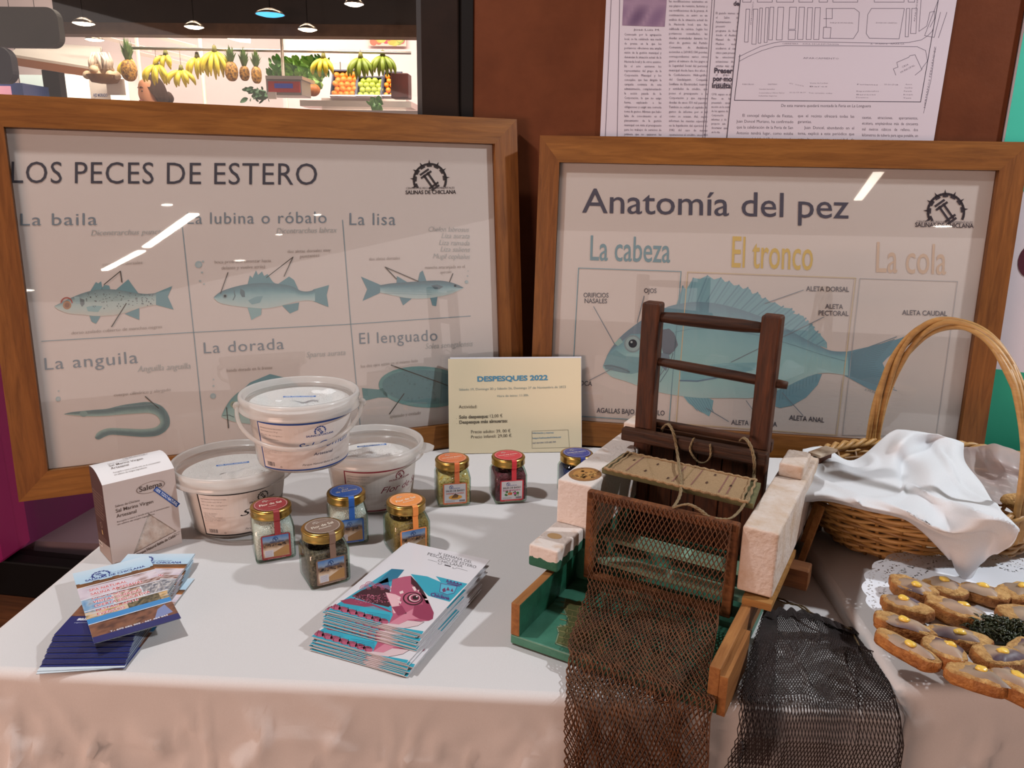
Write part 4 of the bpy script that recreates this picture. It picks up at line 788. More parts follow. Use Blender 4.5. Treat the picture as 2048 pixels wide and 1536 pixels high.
# ================================================================ leaflets
LW, LL = .094, .200
def photo(k, x0, y0, x1, y1, cols, s, lay=1, nx=16, ny=6, seed=0):
    k.grid((x0, y0), (x1, y0), (x0, y1), (x1, y1), nx, ny, lambda u, v: ramp(cols, .5+.62*NZ.noise(V((u*s+seed, v*s*.6+seed, seed*1.7)))+.0*v), lay)
def leaflet_art(nav):
    k = Ink(lambda u, v: ((u-.5)*LW, (v-.5)*LL)); X = k.text
    B = .77-.14*0
    def y(t): return nav+(1-nav)*t     # t: 0 bottom of picture area, 1 top
    k.grid((0, y(.80)), (1, y(.80)), (0, 1), (1, 1), 4, 4, lambda u, v: ramp(['#a9c6da', '#b5cede', '#c3d3de'], v), 1)
    photo(k, 0, y(.745), 1, y(.81), ['#2a2018', '#5a3a22', '#8a5a30', '#3a2a20'], 9, 2, seed=3)
    k.grid((0, y(.735)), (1, y(.735)), (0, y(.76)), (1, y(.76)), 6, 2, lambda u, v: ramp(['#c07a3a', '#7a4a28'], v), 3)
    photo(k, 0, y(.56), 1, y(.735), ['#b9a8b4', '#cbbcc6', '#d8ccd2', '#8a6a62'], 5, 1, 18, 8, 5); photo(k, .45, y(.545), 1, y(.62), ['#3a2622', '#7a4a3a', '#c4b4b0', '#5a3a30'], 14, 2, seed=7)
    photo(k, 0, y(.36), .36, y(.55), ['#5c87b0', '#7aa0c0', '#a9b6c4', '#5a4a48'], 6, 2, 12, 8, 9); photo(k, .38, y(.40), .72, y(.55), ['#c8a07a', '#8a6a50', '#e0d2c8', '#a05a4a'], 10, 2, 12, 8, 11); photo(k, .74, y(.38), 1, y(.55), ['#26355a', '#6a6a70', '#cfc8c4', '#2a3a68'], 14, 2, 12, 8, 13)
    photo(k, 0, y(.24), 1, y(.38), ['#8fa9c2', '#c8c0bc', '#d6a868', '#6a6a5a', '#b9b4b8'], 8, 1, 18, 8, 15); photo(k, .5, y(.26), .9, y(.37), ['#4a4438', '#8a7a5a', '#26281f', '#c0b090'], 14, 2, 14, 6, 17)
    for t in (.38, .555, .74): k.line([(0, y(t)), (1, y(t))], .012, '#d6d6dc', 2.5)
    k.rect(0, y(.19), 1, y(.265), '#3d86c0', 2.6)
    photo(k, 0, y(.0), 1, y(.19), ['#3a2420', '#6a4436', '#8a5c44', '#4a2e28', '#c89a5a'], 9, 2, 20, 8, 19); k.poly([(.72, y(.02)), (.95, y(.04)), (.9, y(.18)), (.8, y(.14))], '#7a86b0', 2.6); k.line([(0, y(.185)), (1, y(.195))], .01, '#c8ccd8', 2.8)
    k.rect(0, 0, 1, nav+.002, '#232a63', 2)
    L = ['SPA NATURAL', 'SALINA ARTESANAL', 'DESPESQUES', 'VISITAS GUIADAS', 'OFERTA EDUCATIVA', 'RESTAURANTE', 'EVENTOS', 'CELEBRACIONES']
    ws = [.47, .66, .46, .60, .68, .52, .33, .60]
    for i, (s, w_) in enumerate(zip(L, ws)):
        yy = y(.66-i*.062)
        for dx, dy, c, l, bo in ((0, 0, '#e2d6d8', 3, .09), (0, 0, '#c4343c', 4, .01)): k.text(s, (.13, yy), (.13+w_, yy), .030, c, l, bo, .1, up=1)
    logo(Ink(), (0, 0), 1, '#000000')
    kk = Ink(); logo(kk, (0, 0), .0105, '#1f2f7a', 3, up=1); o = len(k.v); k.v += [(x-.016, yv+LL*(y(.875)-.5)+.001, l) for x, yv, l in kk.v]; k.fc += [tuple(i+o for i in f) for f in kk.fc]; k.c += kk.c
    X('CENTRO DE RECURSOS AMBIENTALES', (.17, y(.865)), (.74, y(.865)), .010, '#35508a', 4, up=1, res=1); X('SALINAS DE CHICLANA', (.12, y(.825)), (.90, y(.825)), .024, '#1f2f7a', 4, .03, up=1)
    yb = nav*.55 if nav > .1 else nav*.28
    X('T.: 670 682 909 - 667 464 844', (.20, nav+.012), (.88, nav+.012), .016, '#dcdce6', 4, .03, up=1); X('salinasdechiclana.es', (.12, yb if nav < .1 else nav-.045), (.90, yb if nav < .1 else nav-.045), .032, '#dcdce6', 4, .04, up=1)
    if nav > .1: X('síguenos en redes sociales', (.12, nav-.075), (.62, nav-.075), .010, '#b8bcd6', 4, up=1, res=1)
    return k
M_lf = mat('leaflet_paper', '#cdd6dc', rough=.4)
def make_leaflet(nav, bend=0):
    t = thing('leaflet', 'x', 'leaflet')
    def zz(u, v): return bend*((u/LW)**2*.5+(v/LL)**2)
    mb = MB(); mb.grid(lambda u, v: ((u-.5)*LW, (v-.5)*LL, zz((u-.5)*LW, (v-.5)*LL)), 4, 8); mb.grid(lambda u, v: ((.5-u)*LW, (v-.5)*LL, zz((u-.5)*LW, (v-.5)*LL)-.0004), 4, 8); mb.build('sheet', M_lf, t)
    leaflet_art(nav).build('print', t, lambda u, v, h: (max(-LW/2, min(LW/2, u)), max(-LL/2, min(LL/2, v)), zz(u, v)+.00005+h), .00003, M_gloss); return t
proto = make_leaflet(.20)
NLF = 26
for i in range(NLF):
    o = proto if i == 0 else dup(proto); s = i/(NLF-1)
    cx, cy = tp(157, 1346).xy
    a = radians(5.5+rnd(-.5, .5)) if i > 2 else radians((11, 8.5, 3)[i])
    oy = (.048*s+(.0028 if i % 4 == 0 else 0)); ox = -.006*s+rnd(-.0006, .0006)
    base = V((cx+.002, cy+.002, 0)); d = V((-sin(a), cos(a), 0)); r = V((cos(a), sin(a), 0))
    p = base+d*(LL/2+oy)+r*ox
    o.location = (p.x, p.y, .7515+i*.00058); o.rotation_euler = (0, 0, a)
    if i < 2: o.rotation_euler = (0, pi, a); o.location.z += .0004; o.location += d*(-.004+.003*i)
    tag(o, 'blue printed salt works leaflet squared up in the fanned pile' if i < NLF-1 else 'uppermost leaflet of the straight pile, half covered by the slanted leaflet', 'leaflet', 'leaflets in the fanned pile')
o = make_leaflet(.075, .007); tag(o, 'slanted blue leaflet with red lettered list, lying across the top of the leaflet pile', 'leaflet')
o.location = (-.531, .853, .7685); o.rotation_euler = (radians(-1.2), radians(0), radians(38))
# ================================================================ fish booklets
BW, BL = .118, .205
bx = V((cos(radians(-19.5)), sin(radians(-19.5)), 0)); by = V((-bx.y, bx.x, 0))
BZ = .779
C0 = (tp(823, 1086, BZ)+tp(979, 1119, BZ)+tp(834, 1278, BZ)+tp(662, 1210, BZ))/4
def bmap(x, y):
    p = tp(x/4.956+640, y/4.956+1070, BZ)-C0; return (p.dot(bx), p.dot(by))
# corners of the drawn cover, then fit the cover quad exactly to the sheet
k = Ink(bmap); q = [bmap(*p) for p in ((910, 80), (1690, 250), (965, 1035), (110, 695))]
BW = ((V(q[1])-V(q[0])).length+(V(q[2])-V(q[3])).length)/2; BL = ((V(q[3])-V(q[0])).length+(V(q[2])-V(q[1])).length)/2
src = [(910, 80), (1690, 250), (965, 1035), (110, 695)]; dst = [(-BW/2, BL/2), (BW/2, BL/2), (BW/2, -BL/2), (-BW/2, -BL/2)]
def solve(Am, b):
    n = len(b); Mx = [r[:]+[v] for r, v in zip(Am, b)]
    for i in range(n):
        p = max(range(i, n), key=lambda r: abs(Mx[r][i])); Mx[i], Mx[p] = Mx[p], Mx[i]
        for r in range(n):
            if r != i:
                f = Mx[r][i]/Mx[i][i]; Mx[r] = [a-f*c for a, c in zip(Mx[r], Mx[i])]
    return [Mx[i][n]/Mx[i][i] for i in range(n)]
rows = []; rhs = []
for (x, y), (X_, Y_) in zip(src, dst):
    rows += [[x, y, 1, 0, 0, 0, -x*X_, -y*X_], [0, 0, 0, x, y, 1, -x*Y_, -y*Y_]]; rhs += [X_, Y_]
hm = solve(rows, rhs)
def hom(x, y):
    w_ = hm[6]*x+hm[7]*y+1; return ((hm[0]*x+hm[1]*y+hm[2])/w_, (hm[3]*x+hm[4]*y+hm[5])/w_)
k = Ink(hom); X = k.text
PK = '#a8506a'; PK2 = '#8a3350'; PK3 = '#c47a8c'; PK4 = '#d8aab0'; DK = '#3a1020'; TE = '#2d93aa'; TE2 = '#1d6a86'
k.poly(src, '#cfcbce', 0)
# blank band on the left side of the cover: water and salt heaps
k.poly([(735, 318), (845, 335), (640, 560), (690, 700), (680, 880), (560, 880), (110, 695)], TE, 1)
k.poly([(735, 318), (850, 330), (760, 430), (560, 470)], TE2, 2); k.poly([(560, 470), (690, 400), (700, 520), (620, 640), (520, 600), (430, 520)], '#2a5f80', 2)
k.poly([(430, 520), (560, 470), (690, 520), (720, 660), (660, 700), (480, 640), (340, 570)], DK, 3)
for _ in range(150):
    x = rnd(0, 1); yv = rnd(0, 1); px = 360+x*330; py = 560-x*60+yv*90+x*60; k.circ((px, py), rnd(3, 9), random.choice([PK, PK3, PK2]), 4, ry=rnd(2, 5), n=6)
for cx_, cy_ in ((520, 480), (590, 500), (660, 520), (470, 510)):
    for r in (46, 34, 22): k.ring((cx_, cy_), r, 5, PK, 5, a0=pi, a1=2*pi, n=12)
k.poly([(230, 610), (330, 590), (500, 650), (640, 720), (690, 760), (560, 730), (420, 680), (260, 640)], PK2, 3)
k.poly([(150, 650), (260, 640), (430, 700), (360, 740), (200, 710)], TE, 3); k.poly([(380, 690), (520, 680), (690, 770), (690, 860), (640, 880), (520, 830), (400, 770)], '#2a9fb4', 3)
for i in range(5): k.line([(450+i*20, 740+i*22), (660, 790+i*14)], 5, TE2, 4)
for i in range(7):
    cx_, cy_ = 175+i*70, 672+i*30; k.circ((cx_, cy_), 48, PK, 4, ry=30, rot=.4)
    for r in (38, 26, 14): k.ring((cx_, cy_), r, 4, DK, 5, a0=pi, a1=2*pi, n=12, ry=.7)
    k.line([(cx_-30, cy_-50), (cx_-20, cy_+24)], 5, DK, 6)
# fish head
k.poly([(730, 420), (845, 395), (905, 390), (960, 460), (1010, 540), (1045, 620), (1070, 700), (1105, 790), (1092, 860), (1050, 880), (930, 880), (830, 860), (740, 900), (640, 880), (690, 790), (690, 700), (650, 580), (700, 540)], PK, 5)
k.poly([(905, 392), (960, 460), (1010, 540), (1045, 620), (1062, 690), (1035, 680), (985, 570), (930, 500), (900, 470)], DK, 6); k.poly([(985, 570), (1045, 620), (1105, 790), (1092, 860), (1050, 880), (930, 840), (890, 800), (910, 700), (1000, 690)], PK2, 6)
k.poly([(650, 545), (740, 570), (790, 600), (760, 680), (820, 760), (700, 770), (690, 690)], PK4, 6); k.poly([(690, 700), (790, 690), (830, 780), (740, 800)], PK2, 6.5); k.poly([(640, 880), (740, 820), (900, 730), (880, 800), (950, 850), (840, 850), (740, 900)], PK3, 6.5)
k.circ((905, 625), 100, DK, 7, ry=72, rot=.1); k.circ((905, 622), 84, PK, 8, ry=60, rot=.1); k.circ((918, 620), 70, DK, 9, ry=50); k.circ((922, 618), 56, PK4, 10, ry=40); k.circ((926, 617), 44, PK2, 11, ry=32); k.circ((930, 615), 30, '#1a0810', 12, ry=22); k.circ((945, 604), 9, '#e0d0d0', 13, ry=7)
for p in ([(905, 500), (935, 500), (945, 540), (925, 545)], [(955, 540), (975, 530), (965, 560)], [(780, 545), (815, 535), (820, 560), (785, 570)], [(750, 610), (780, 605), (770, 625)], [(1015, 632), (1050, 628), (1055, 645), (1030, 645)], [(755, 640), (790, 650), (780, 675)]): k.poly(p, '#dcc2c0', 9)
k.poly([(560, 880), (740, 900), (830, 860), (1000, 890), (930, 930), (760, 960), (640, 960)], '#cdb4b6', 6); k.line([(640, 960), (780, 950), (930, 930), (1000, 890), (900, 868)], 4, DK, 7)
# teal band with crest
k.poly([(905, 372), (1060, 400), (1192, 462), (1142, 400), (1462, 488), (1275, 676), (1060, 600), (1010, 540), (960, 460)], '#2c97ac', 3)
k.poly([(745, 960), (830, 958), (985, 1000), (965, 1035), (700, 928)], '#2c97ac', 7)
# crest
CR = '#4a2f6a'
k.poly([(1190, 470), (1215, 470), (1355, 510), (1325, 580), (1250, 595), (1175, 560)], '#4fa8c0', 4); k.line([(1190, 475), (1355, 512), (1322, 582), (1250, 596), (1175, 562), (1190, 475)], 6, CR, 5)
for i in range(5): k.circ((1258+i*34, 446+i*11), 9, CR, 5)
k.line([(1245, 455), (1400, 500)], 10, CR, 5); k.line([(1255, 475), (1380, 510)], 12, CR, 5)
for p in ([(1200, 540), (1230, 520), (1240, 560), (1210, 570)], [(1240, 550), (1262, 512), (1280, 555)], [(1285, 560), (1305, 530), (1315, 570)]): k.poly(p, '#6a2f58', 6)
X('AYUNTAMIENTO DE', (1115, 572), (1265, 622), 12, CR, 5); X('Chiclana', (1078, 600), (1272, 655), 34, CR, 5, .05)
# title
TT = '#3f3a40'
X('X SEMANA DEL', (1168, 192), (1502, 282), 24, TT, 4, .0, .15); X('PESCADO DE ESTERO', (1072, 196), (1545, 334), 26, TT, 4, 0, .15); X('CHICLANA', (1168, 258), (1405, 322), 24, TT, 4, 0, .15)
k.line([(1076, 238), (1165, 264)], 2.5, TT, 4); k.line([(1350, 322), (1460, 356)], 2.5, TT, 4)
for cx_, cy_ in ((1190, 276), (1330, 322)): k.ring((cx_, cy_), 18, 5, TT, 4, a0=0, a1=4, n=14, ry=.5)
k.line([(1235, 292), (1290, 308)], 11, TT, 4)
def make_booklet():
    t = thing('booklet', 'x', 'booklet')
    mb = MB(); mb.box((-BW/2, -BL/2, -.0009), (BW/2, BL/2, -.0003)).build('pages', mat('booklet_paper', '#b9b6b8', rough=.5), t)
    MB().box((-BW/2, -BL/2, -.0003), (BW/2, BL/2, 0)).build('cover', mat('booklet_cover', '#cfcbce', rough=.35), t)
    k.build('print', t, lambda u, v, h: (max(-BW/2, min(BW/2, u)), max(-BL/2, min(BL/2, v)), .00004+h), .00002, M_gloss); return t
bp = make_booklet(); NB = 20
for i in range(NB):
    o = bp if i == 0 else dup(bp); z = .7521+i*(BZ-.7521)/(NB-1)
    j = NB-1-i
    if j == 0: dx = dy = 0; da = 0
    elif i >= 9: dx = -.0022*j+rnd(-.002, .002) if j < 4 else rnd(-.006, .002); dy = -.0013*j+rnd(-.0015, .0015); da = rnd(-1, 1)
    else: dx = rnd(-.004, .003)+.004; dy = -.034-.0012*(9-i)+rnd(-.001, .001); da = rnd(-1.2, 1.2)
    p = V((C0.x, C0.y, 0))+bx*dx+by*dy
    o.location = (p.x, p.y, z); o.rotation_euler.z = radians(-19.5+da)
    lab = 'topmost booklet with pink fish head and crest, on the booklet pile' if j == 0 else ('pink fish booklet stacked in the upper half of the booklet pile' if i >= 9 else 'pink fish booklet in the lower half of the pile, sticking out towards the front')
    tag(o, lab, 'booklet', None if j == 0 else ('booklets in the upper half of the pile' if i >= 9 else 'booklets in the lower half of the pile'))
# ================================================================ wooden sluice gate model
SA = radians(26.6); SU = V((cos(SA), -sin(SA), 0)); SW = V((sin(SA), cos(SA), 0)); SO = tp(1041, 1295, .75); SO.z = .7515
SM = MX(((SU.x, SW.x, 0, SO.x), (SU.y, SW.y, 0, SO.y), (0, 0, 1, SO.z), (0, 0, 0, 1))); SMI = SM.inverted()
def lz(x, y, z): return SMI @ tp(x, y, SO.z+z)
def lw(x, y, w_): return SMI @ hit(x, y, SW, SO+SW*w_)
sl = thing('sluice_gate_model', 'old wooden model of a sluice gate with white piers, green channel and brown net', 'model', M=SM)
W_raw = wood('raw_wood', '#a5713f', '#7d4d26', 'y', 20, .7); W_rawx = wood('raw_wood_cross', '#8c5a33', '#5e371d', 'x', 22, .7); W_dk = wood('gate_wood', '#5f3219', '#2a140a', 'z', 26, .55, '#50382c', .4); W_dkx = wood('gate_wood_cross', '#553018', '#24120a', 'x', 26, .6, '#50382c', .4)
M_grn = mat('green_paint', '#1f5a42', '#123c2c', rough=.4, nscale=45, bump=.25, bscale=120, contrast=.3); M_grl = mat('green_floor_paint', '#427a64', '#2a5c48', rough=.45, nscale=26, bump=.2, bscale=90, contrast=.28)
M_plw = mat('pale_green_board', '#7f9f88', '#6b8c76', rough=.6, nscale=40, bump=.15, bscale=120)
def plaster():
    m, nt, b = newmat('whitewash'); L = nt.links.new; b.inputs['Roughness'].default_value = .8
    tc = nd(nt, 'ShaderNodeTexCoord'); n = nd(nt, 'ShaderNodeTexNoise', Scale=38, Detail=6); L(tc.outputs['Object'], n.inputs[0])
    r = nd(nt, 'ShaderNodeValToRGB'); e = r.color_ramp.elements; e[0].position = .22; e[0].color = (*lin('#b08a6a'), 1); e[1].position = .42; e[1].color = (*lin('#cdc0b8'), 1); L(n.outputs[0], r.inputs[0])
    # green waterline low on the pier
    sp = nd(nt, 'ShaderNodeSeparateXYZ'); L(tc.outputs['Object'], sp.inputs[0])
    n2 = nd(nt, 'ShaderNodeTexNoise', Scale=70, Detail=4); L(tc.outputs['Object'], n2.inputs[0])
    ma = nd(nt, 'ShaderNodeMath', operation='MULTIPLY_ADD'); L(n2.outputs[0], ma.inputs[0]); ma.inputs[1].default_value = .016; L(sp.outputs[2], ma.inputs[2])
    r2 = nd(nt, 'ShaderNodeValToRGB'); e = r2.color_ramp.elements; e[0].position = .0785; e[0].color = (*lin('#1f5a42'), 1); e[1].position = .0825; e[1].color = (0, 0, 0, 1)
    cmp_ = nd(nt, 'ShaderNodeMath', operation='LESS_THAN'); L(ma.outputs[0], cmp_.inputs[0]); cmp_.inputs[1].default_value = .080
    mx = nd(nt, 'ShaderNodeMix', data_type='RGBA'); L(cmp_.outputs[0], mx.inputs[0]); L(r.outputs[0], mx.inputs[6]); mx.inputs[7].default_value = (*lin('#1f5640'), 1); L(mx.outputs[2], b.inputs['Base Color'])
    n3 = nd(nt, 'ShaderNodeTexNoise', Scale=160, Detail=4); L(tc.outputs['Object'], n3.inputs[0]); bp_ = nd(nt, 'ShaderNodeBump', Strength=.5, Distance=.003); L(n3.outputs[0], bp_.inputs['Height']); L(bp_.outputs[0], b.inputs['Normal'])
    return m
M_wh = plaster(); M_whr = mat('whitewash_plain', '#cdc0b8', '#b59a82', rough=.8, nscale=30, bump=.5, bscale=160, contrast=.22)
b_ = MB().box((-.014, .0, 0), (.236, .46, .012)).build('base_board', [M_grl, M_grn], sl); bevel(b_, .0015)
# brick patch painted on the channel floor
k = Ink(lambda x, y: tuple(lz(x/3.071+1010, y/3.071+960, .012).xy))
k.poly([(372, 728), (400, 735), (430, 752), (460, 740), (486, 768), (500, 800), (640, 900), (600, 1060), (432, 1050), (310, 1005), (330, 940), (320, 905), (380, 890), (385, 850), (360, 790)], '#4f5230', 1)
k.line([(372, 728), (360, 790), (385, 850), (380, 890), (320, 905), (330, 940), (310, 1005), (432, 1050)], 7, '#6d7a60', 2)
for i in range(8): k.line([(330+i*2, 1000-i*36), (600, 1065-i*36)], 3.5, '#7d7048', 2)
for i in range(7):
    for j in range(4):
        x = 380+j*62+(i % 2)*30; y_ = 1012-i*36+(x-330)*.24; k.line([(x, y_), (x+4, y_-34)], 3.5, '#7d7048', 2)
k.build('brick_patch', sl, lambda u, v, h: (u, v, .0122+h))
def wall(u0, u1, w1, inner):
    mb = MB().box((u0, 0, .012), (u1, w1, .055)); mb.m = [0, 0, 0, 0, 0, 0]; mb.m[3 if inner > 0 else 5] = 1
    return bevel(mb.build('side_wall', [W_raw, M_grn], sl), .0012)
wall(-.014, -.002, .16, 1); wall(.224, .236, .46, -1)
MB().box((.236, .0, .0), (.2445, .10, .047)).build('splice_block', W_raw, sl)
MB().box((.224, .14, .055), (.258, .30, .064)).build('bare_ledge', wood('ledge_wood', '#b98a4e', '#8d6130', 'x', 20, .7), sl)
def rough(mb, name, m, bev=.003): 
    o = mb.build(name, m, sl); bevel(o, bev, 3); return o
pl = MB(); pl.box((-.037, .165, .0), (.013, .42, .15)); p1 = rough(pl, 'pier', M_wh)
rough(MB().box((-.037, .085, .058), (.005, .165, .0885)), 'pier_step', M_wh)
rough(MB().box((-.030, .385, .15), (.006, .43, .171)), 'pier_block', M_whr)
p2 = MB().box((.214, .15, .066), (.256, .46, .15)); rough(p2, 'pier', M_whr)
rough(MB().box((.218, .335, .15), (.250, .40, .170)), 'pier_block', M_whr)
MB().box((.224, .30, .055), (.236, .46, .066)).build('pier_backing', W_raw, sl)
k = Ink(); k.circ((-.012, .20), .022, '#8a6038', 1, ry=.026, n=22); k.circ((-.012, .20), .016, '#a5763f', 2, ry=.020, n=18)
for _ in range(40): k.circ((-.012+rnd(-.014, .014), .20+rnd(-.018, .018)), rnd(.001, .003), random.choice(['#6d4a28', '#b58a50', '#8a6a3a']), 3, n=7)
k.build('bare_patch', sl, lambda u, v, h: (u, v, .1502+h))
k = Ink(); k.circ((-.018, .122), .010, '#b9966a', 1, n=16, ry=.008); k.build('stain', sl, lambda u, v, h: (u, v, .0886+h))
# gate
for u, t_ in ((.017, .371), (.186, .3695)):
    mb = MB(); mb.box((u-.0135, .342, .012), (u+.0135, .368, t_)); o = mb.build('gate_post', W_dk, sl); bevel(o, .004, 3)
def rung(a, b, r, nm='rung', m=W_dkx):
    a, b = V(a), V(b); pts = [a+(b-a)*t for t in (0, .05, .2, .5, .8, .95, 1)]
    MB().tube(pts, [r*.7, r*.8, r*.95, r, r*.95, r*.8, r*.7], 10).build(nm, m, sl)
rung((.026, .355, .350), (.176, .355, .350), .0095); rung((.024, .355, .284), (.214, .355, .2745), .0075)
for w_, z0, z1, u0, u1, nm in ((.331, .163, .182, -.010, .203, 'cross_beam'), (.378, .168, .186, .0, .20, 'cross_beam')):
    bevel(MB().box((u0, w_-.008, z0), (u1, w_+.008, z1)).build(nm, W_dkx, sl), .0025)
g = MB()
for i in range(4): g.box((.031+i*.0355, .349, .012), (.031+i*.0355+.0345, .361, .168))
bevel(g.build('gate_leaf', W_dk, sl), .0015)
bevel(MB().box((.03, .366, .10), (.174, .371, .178)).build('rear_board', W_dkx, sl), .001)
# sacking covered foot plank across the piers
PL = [lz(1204, 936, .158), lz(1507, 1008, .158), lz(1522, 966, .158), lz(1247, 906, .158)]
def PQ(u, v):
    a = PL[0]*(1-u)+PL[1]*u; b = PL[3]*(1-u)+PL[2]*u; return a*(1-v)+b*v
vs = [PQ(u, v)+V((0, 0, dz)) for dz in (-.007, 0) for u, v in ((0, 0), (1, 0), (1, 1), (0, 1))]
pk = MB().add(vs, [(3, 2, 1, 0), (4, 5, 6, 7), (0, 1, 5, 4), (1, 2, 6, 5), (2, 3, 7, 6), (3, 0, 4, 7)]).build('foot_plank', mat('mossy_wood', '#6a6440', '#4a4a2c', rough=.8, nscale=50, bump=.4, bscale=120), sl)
M_jute = mat('sacking', '#b3936c', '#977856', rough=.95, nscale=500, bump=.8, bscale=900, contrast=.3)
mb = MB().grid(lambda u, v: tuple(PQ(.055+.88*u, -.02+1.04*v)+V((0, 0, .0012+.0006*NZ.noise(V((u*9, v*5, 0)))))), 40, 10); sk_ = mb.build('sacking', M_jute, pk)
for v in (-.03, 1.02): MB().tube([tuple(PQ(.02+.95*i/60, v)+V((0, .0008*sin(i*1.7), .0015+.0006*cos(i*1.7)))) for i in range(61)], .0022, 6).build('hem_cord', M_jute, pk)
for u in (.03, .06, .93, .965): MB().tube([tuple(PQ(u+.004*sin(i), i/20*1.06-.03)+V((0, 0, .002))) for i in range(21)], .0016, 5).build('hem_cord', M_jute, pk)
k = Ink(); q = lambda u, v: (u, v)
for u in (.16, .48, .535, .60, .78, .83): k.line([(u, .05+(u*.3) % .1), (u+.004, .95)], .006, '#7a4d4a' if u not in (.535,) else '#8f7450', 2)
for u, v in ((.30, .75), (.27, .3), (.44, .2), (.70, .85), (.68, .4), (.83, .5), (.13, .7)): k.circ((u, v), .008, '#4a3226', 2, ry=.05, n=8)
k.line([(.20, .9), (.34, .2)], .003, '#8f7450', 2)
k.build('stitching', sk_, lambda u, v, h: tuple(PQ(u, v)+V((0, 0, .0018+h))))
# pale green boards across the channel
MB().box((-.002, .212, .052), (.224, .240, .058)).build('channel_board', M_plw, sl); MB().box((-.002, .168, .040), (.224, .192, .046)).build('channel_board', M_plw, sl)
# net frame
fr = [(.022, .150), (.2055, .150)]
for u in fr: bevel(MB().box((u[0]-.006, .143, .030), (u[0]+.006, .155, .152)).build('net_frame_side', W_rawx, sl), .002)
bevel(MB().box((.016, .143, .140), (.2115, .155, .153)).build('net_frame_top', wood('frame_top_wood', '#8c5530', '#4f2a16', 'y', 30, .7), sl), .003)
bevel(MB().box((.016, .143, .028), (.2115, .155, .036)).build('net_frame_bottom', W_rawx, sl), .002)
# peg and loose laths on the far side
bevel(MB().box((.236, .255, .030), (.282, .285, .058)).build('peg', W_rawx, sl), .002)
# flared wing board at the back right
MB().bar((.250, .44, .075), (.266, .485, .075), .006, .150).build('wing_board', wood('wing_wood', '#6a3a22', '#43210f', 'y', 18, .6), sl)
MB().bar((.249, .445, .152), (.267, .488, .152), .02, .004).build('wing_cap', mat('peeling_cream', '#cbb9a4', '#8a6848', rough=.8, nscale=40, contrast=.15), sl)
for a, b in (((.262, .31, .03), (.275, .38, .10)), ((.259, .36, .05), (.270, .43, .12))): MB().bar(a, b, .008, .006).build('lath', W_raw, sl)
# ropes
M_rope = mat('rope', '#8f7a5a', '#6f5c40', rough=.9, nscale=400, bump=.6, bscale=700)
def rope(pts, r=.0021, nm='rope', par=None):
    c = crease(pts, 8); vs = []
    mb = MB()
    for ph in (0, 2.1, 4.2): mb.tube([(p.x+r*.55*cos(ph+i*.75), p.y+r*.55*sin(ph+i*.75), p.z+r*.3*cos(ph+i*.75)) for i, p in enumerate(c)], r*.62, 5)
    return mb.build(nm, M_rope, par or sl)
rope([lw(1322, 866, .37), lw(1326, 855, .35), lw(1336, 851, .335)+V((0, 0, .002)), lw(1347, 866, .318), lw(1354, 900, .316), lw(1358, 935, .255), lw(1362, 965, .215), lw(1360, 990, .19), lw(1350, 1010, .16), lw(1340, 1024, .150)+V((0, 0, .003))])
rope([lw(1340, 1024, .15)+V((0, 0, .003)), lw(1356, 1012, .15), lw(1378, 1009, .15), lw(1400, 1020, .15), lw(1418, 1034, .15), lw(1440, 1038, .15), lw(1462, 1036, .16), lw(1482, 1018, .19), lw(1497, 990, .22), lw(1507, 960, .315), lw(1508, 920, .316), lw(1500, 890, .318), lw(1488, 876, .33), lw(1480, 882, .35)])
rope([lw(1388, 876, .320), lw(1380, 897, .318), lw(1388, 915, .316), lw(1400, 925, .316), lw(1413, 923, .316), lw(1421, 910, .316), lw(1420, 888, .318)], .0015)
# ---- the brown net, hung from its frame, over the channel and down the table front
M_net = mat('rust_net', '#6b4224', '#4a2b17', rough=.85, nscale=60, contrast=.2)
yF = .7045
def netpath(s, lay):
    """points down the net at cross position s (0 left, 1 right), world space"""
    rows = [(.025+.178*s, .1405, .1535), (.025+.178*s, .137, .13), (.026+.176*s, .134, .08), (.028+.172*s, .128, .045), (.036+.168*s, .112, .031), (.044+.166*s, .07, .022), (.058+.168*s, .01, .017), (.066+.168*s, -.004, .0165)]
    P = [SM @ V(r) for r in rows]
    e = P[-1]
    yb = min(e.y-.004, .719)
    if e.y > .722: P.append(V((e.x-.003, e.y-.010, .7535))); P.append(V((e.x-.004, (e.y+.712)/2, .753)))
    x = e.x-.006
    P += [V((x, min(e.y-.006, .712), .751)), V((x, min(e.y-.010, .7025), .735)), V((x+.001, min(e.y-.012, .697), .70)), V((x+.002, .692, .62)), V((x+.003, .688, .50)), V((x+.004, .686, .40))]
    return P
def resample(P, n):
    c = crease(P, 6); L = [0]
    for a, b in zip(c, c[1:]): L.append(L[-1]+(b-a).length)
    out = []; j = 0
    for i in range(n):
        d = L[-1]*i/(n-1)
        while j < len(L)-2 and L[j+1] < d: j += 1
        t = (d-L[j])/max(1e-9, L[j+1]-L[j]); out.append(c[j]+(c[j+1]-c[j])*t)
    return out
def netting(surf, nu, nv, r, keep=None):
    """diamond mesh of knotted twine on surf(u, v)"""
    mb = MB(); P = {}
    def pt(i, j):
        if (i, j) not in P: P[(i, j)] = surf(min(1, max(0, (i+.5*(j % 2))/nu)), j/nv)
        return P[(i, j)]
    def edge(a, b):
        m_ = (a+b)/2; mb.tube([a, b], r, 3, cap=False)
    for j in range(nv):
        for i in range(nu+1):
            a = pt(i, j)
            for di in ((0, -1) if j % 2 == 0 else (0, 1)):
                ii = i+di
                if 0 <= ii <= nu:
                    b = pt(ii, j+1)
                    if keep is None or keep(i/nu, j/nv): edge(a, b)
    return mb
NCOL = [resample(netpath(i/30, 0), 140) for i in range(31)]
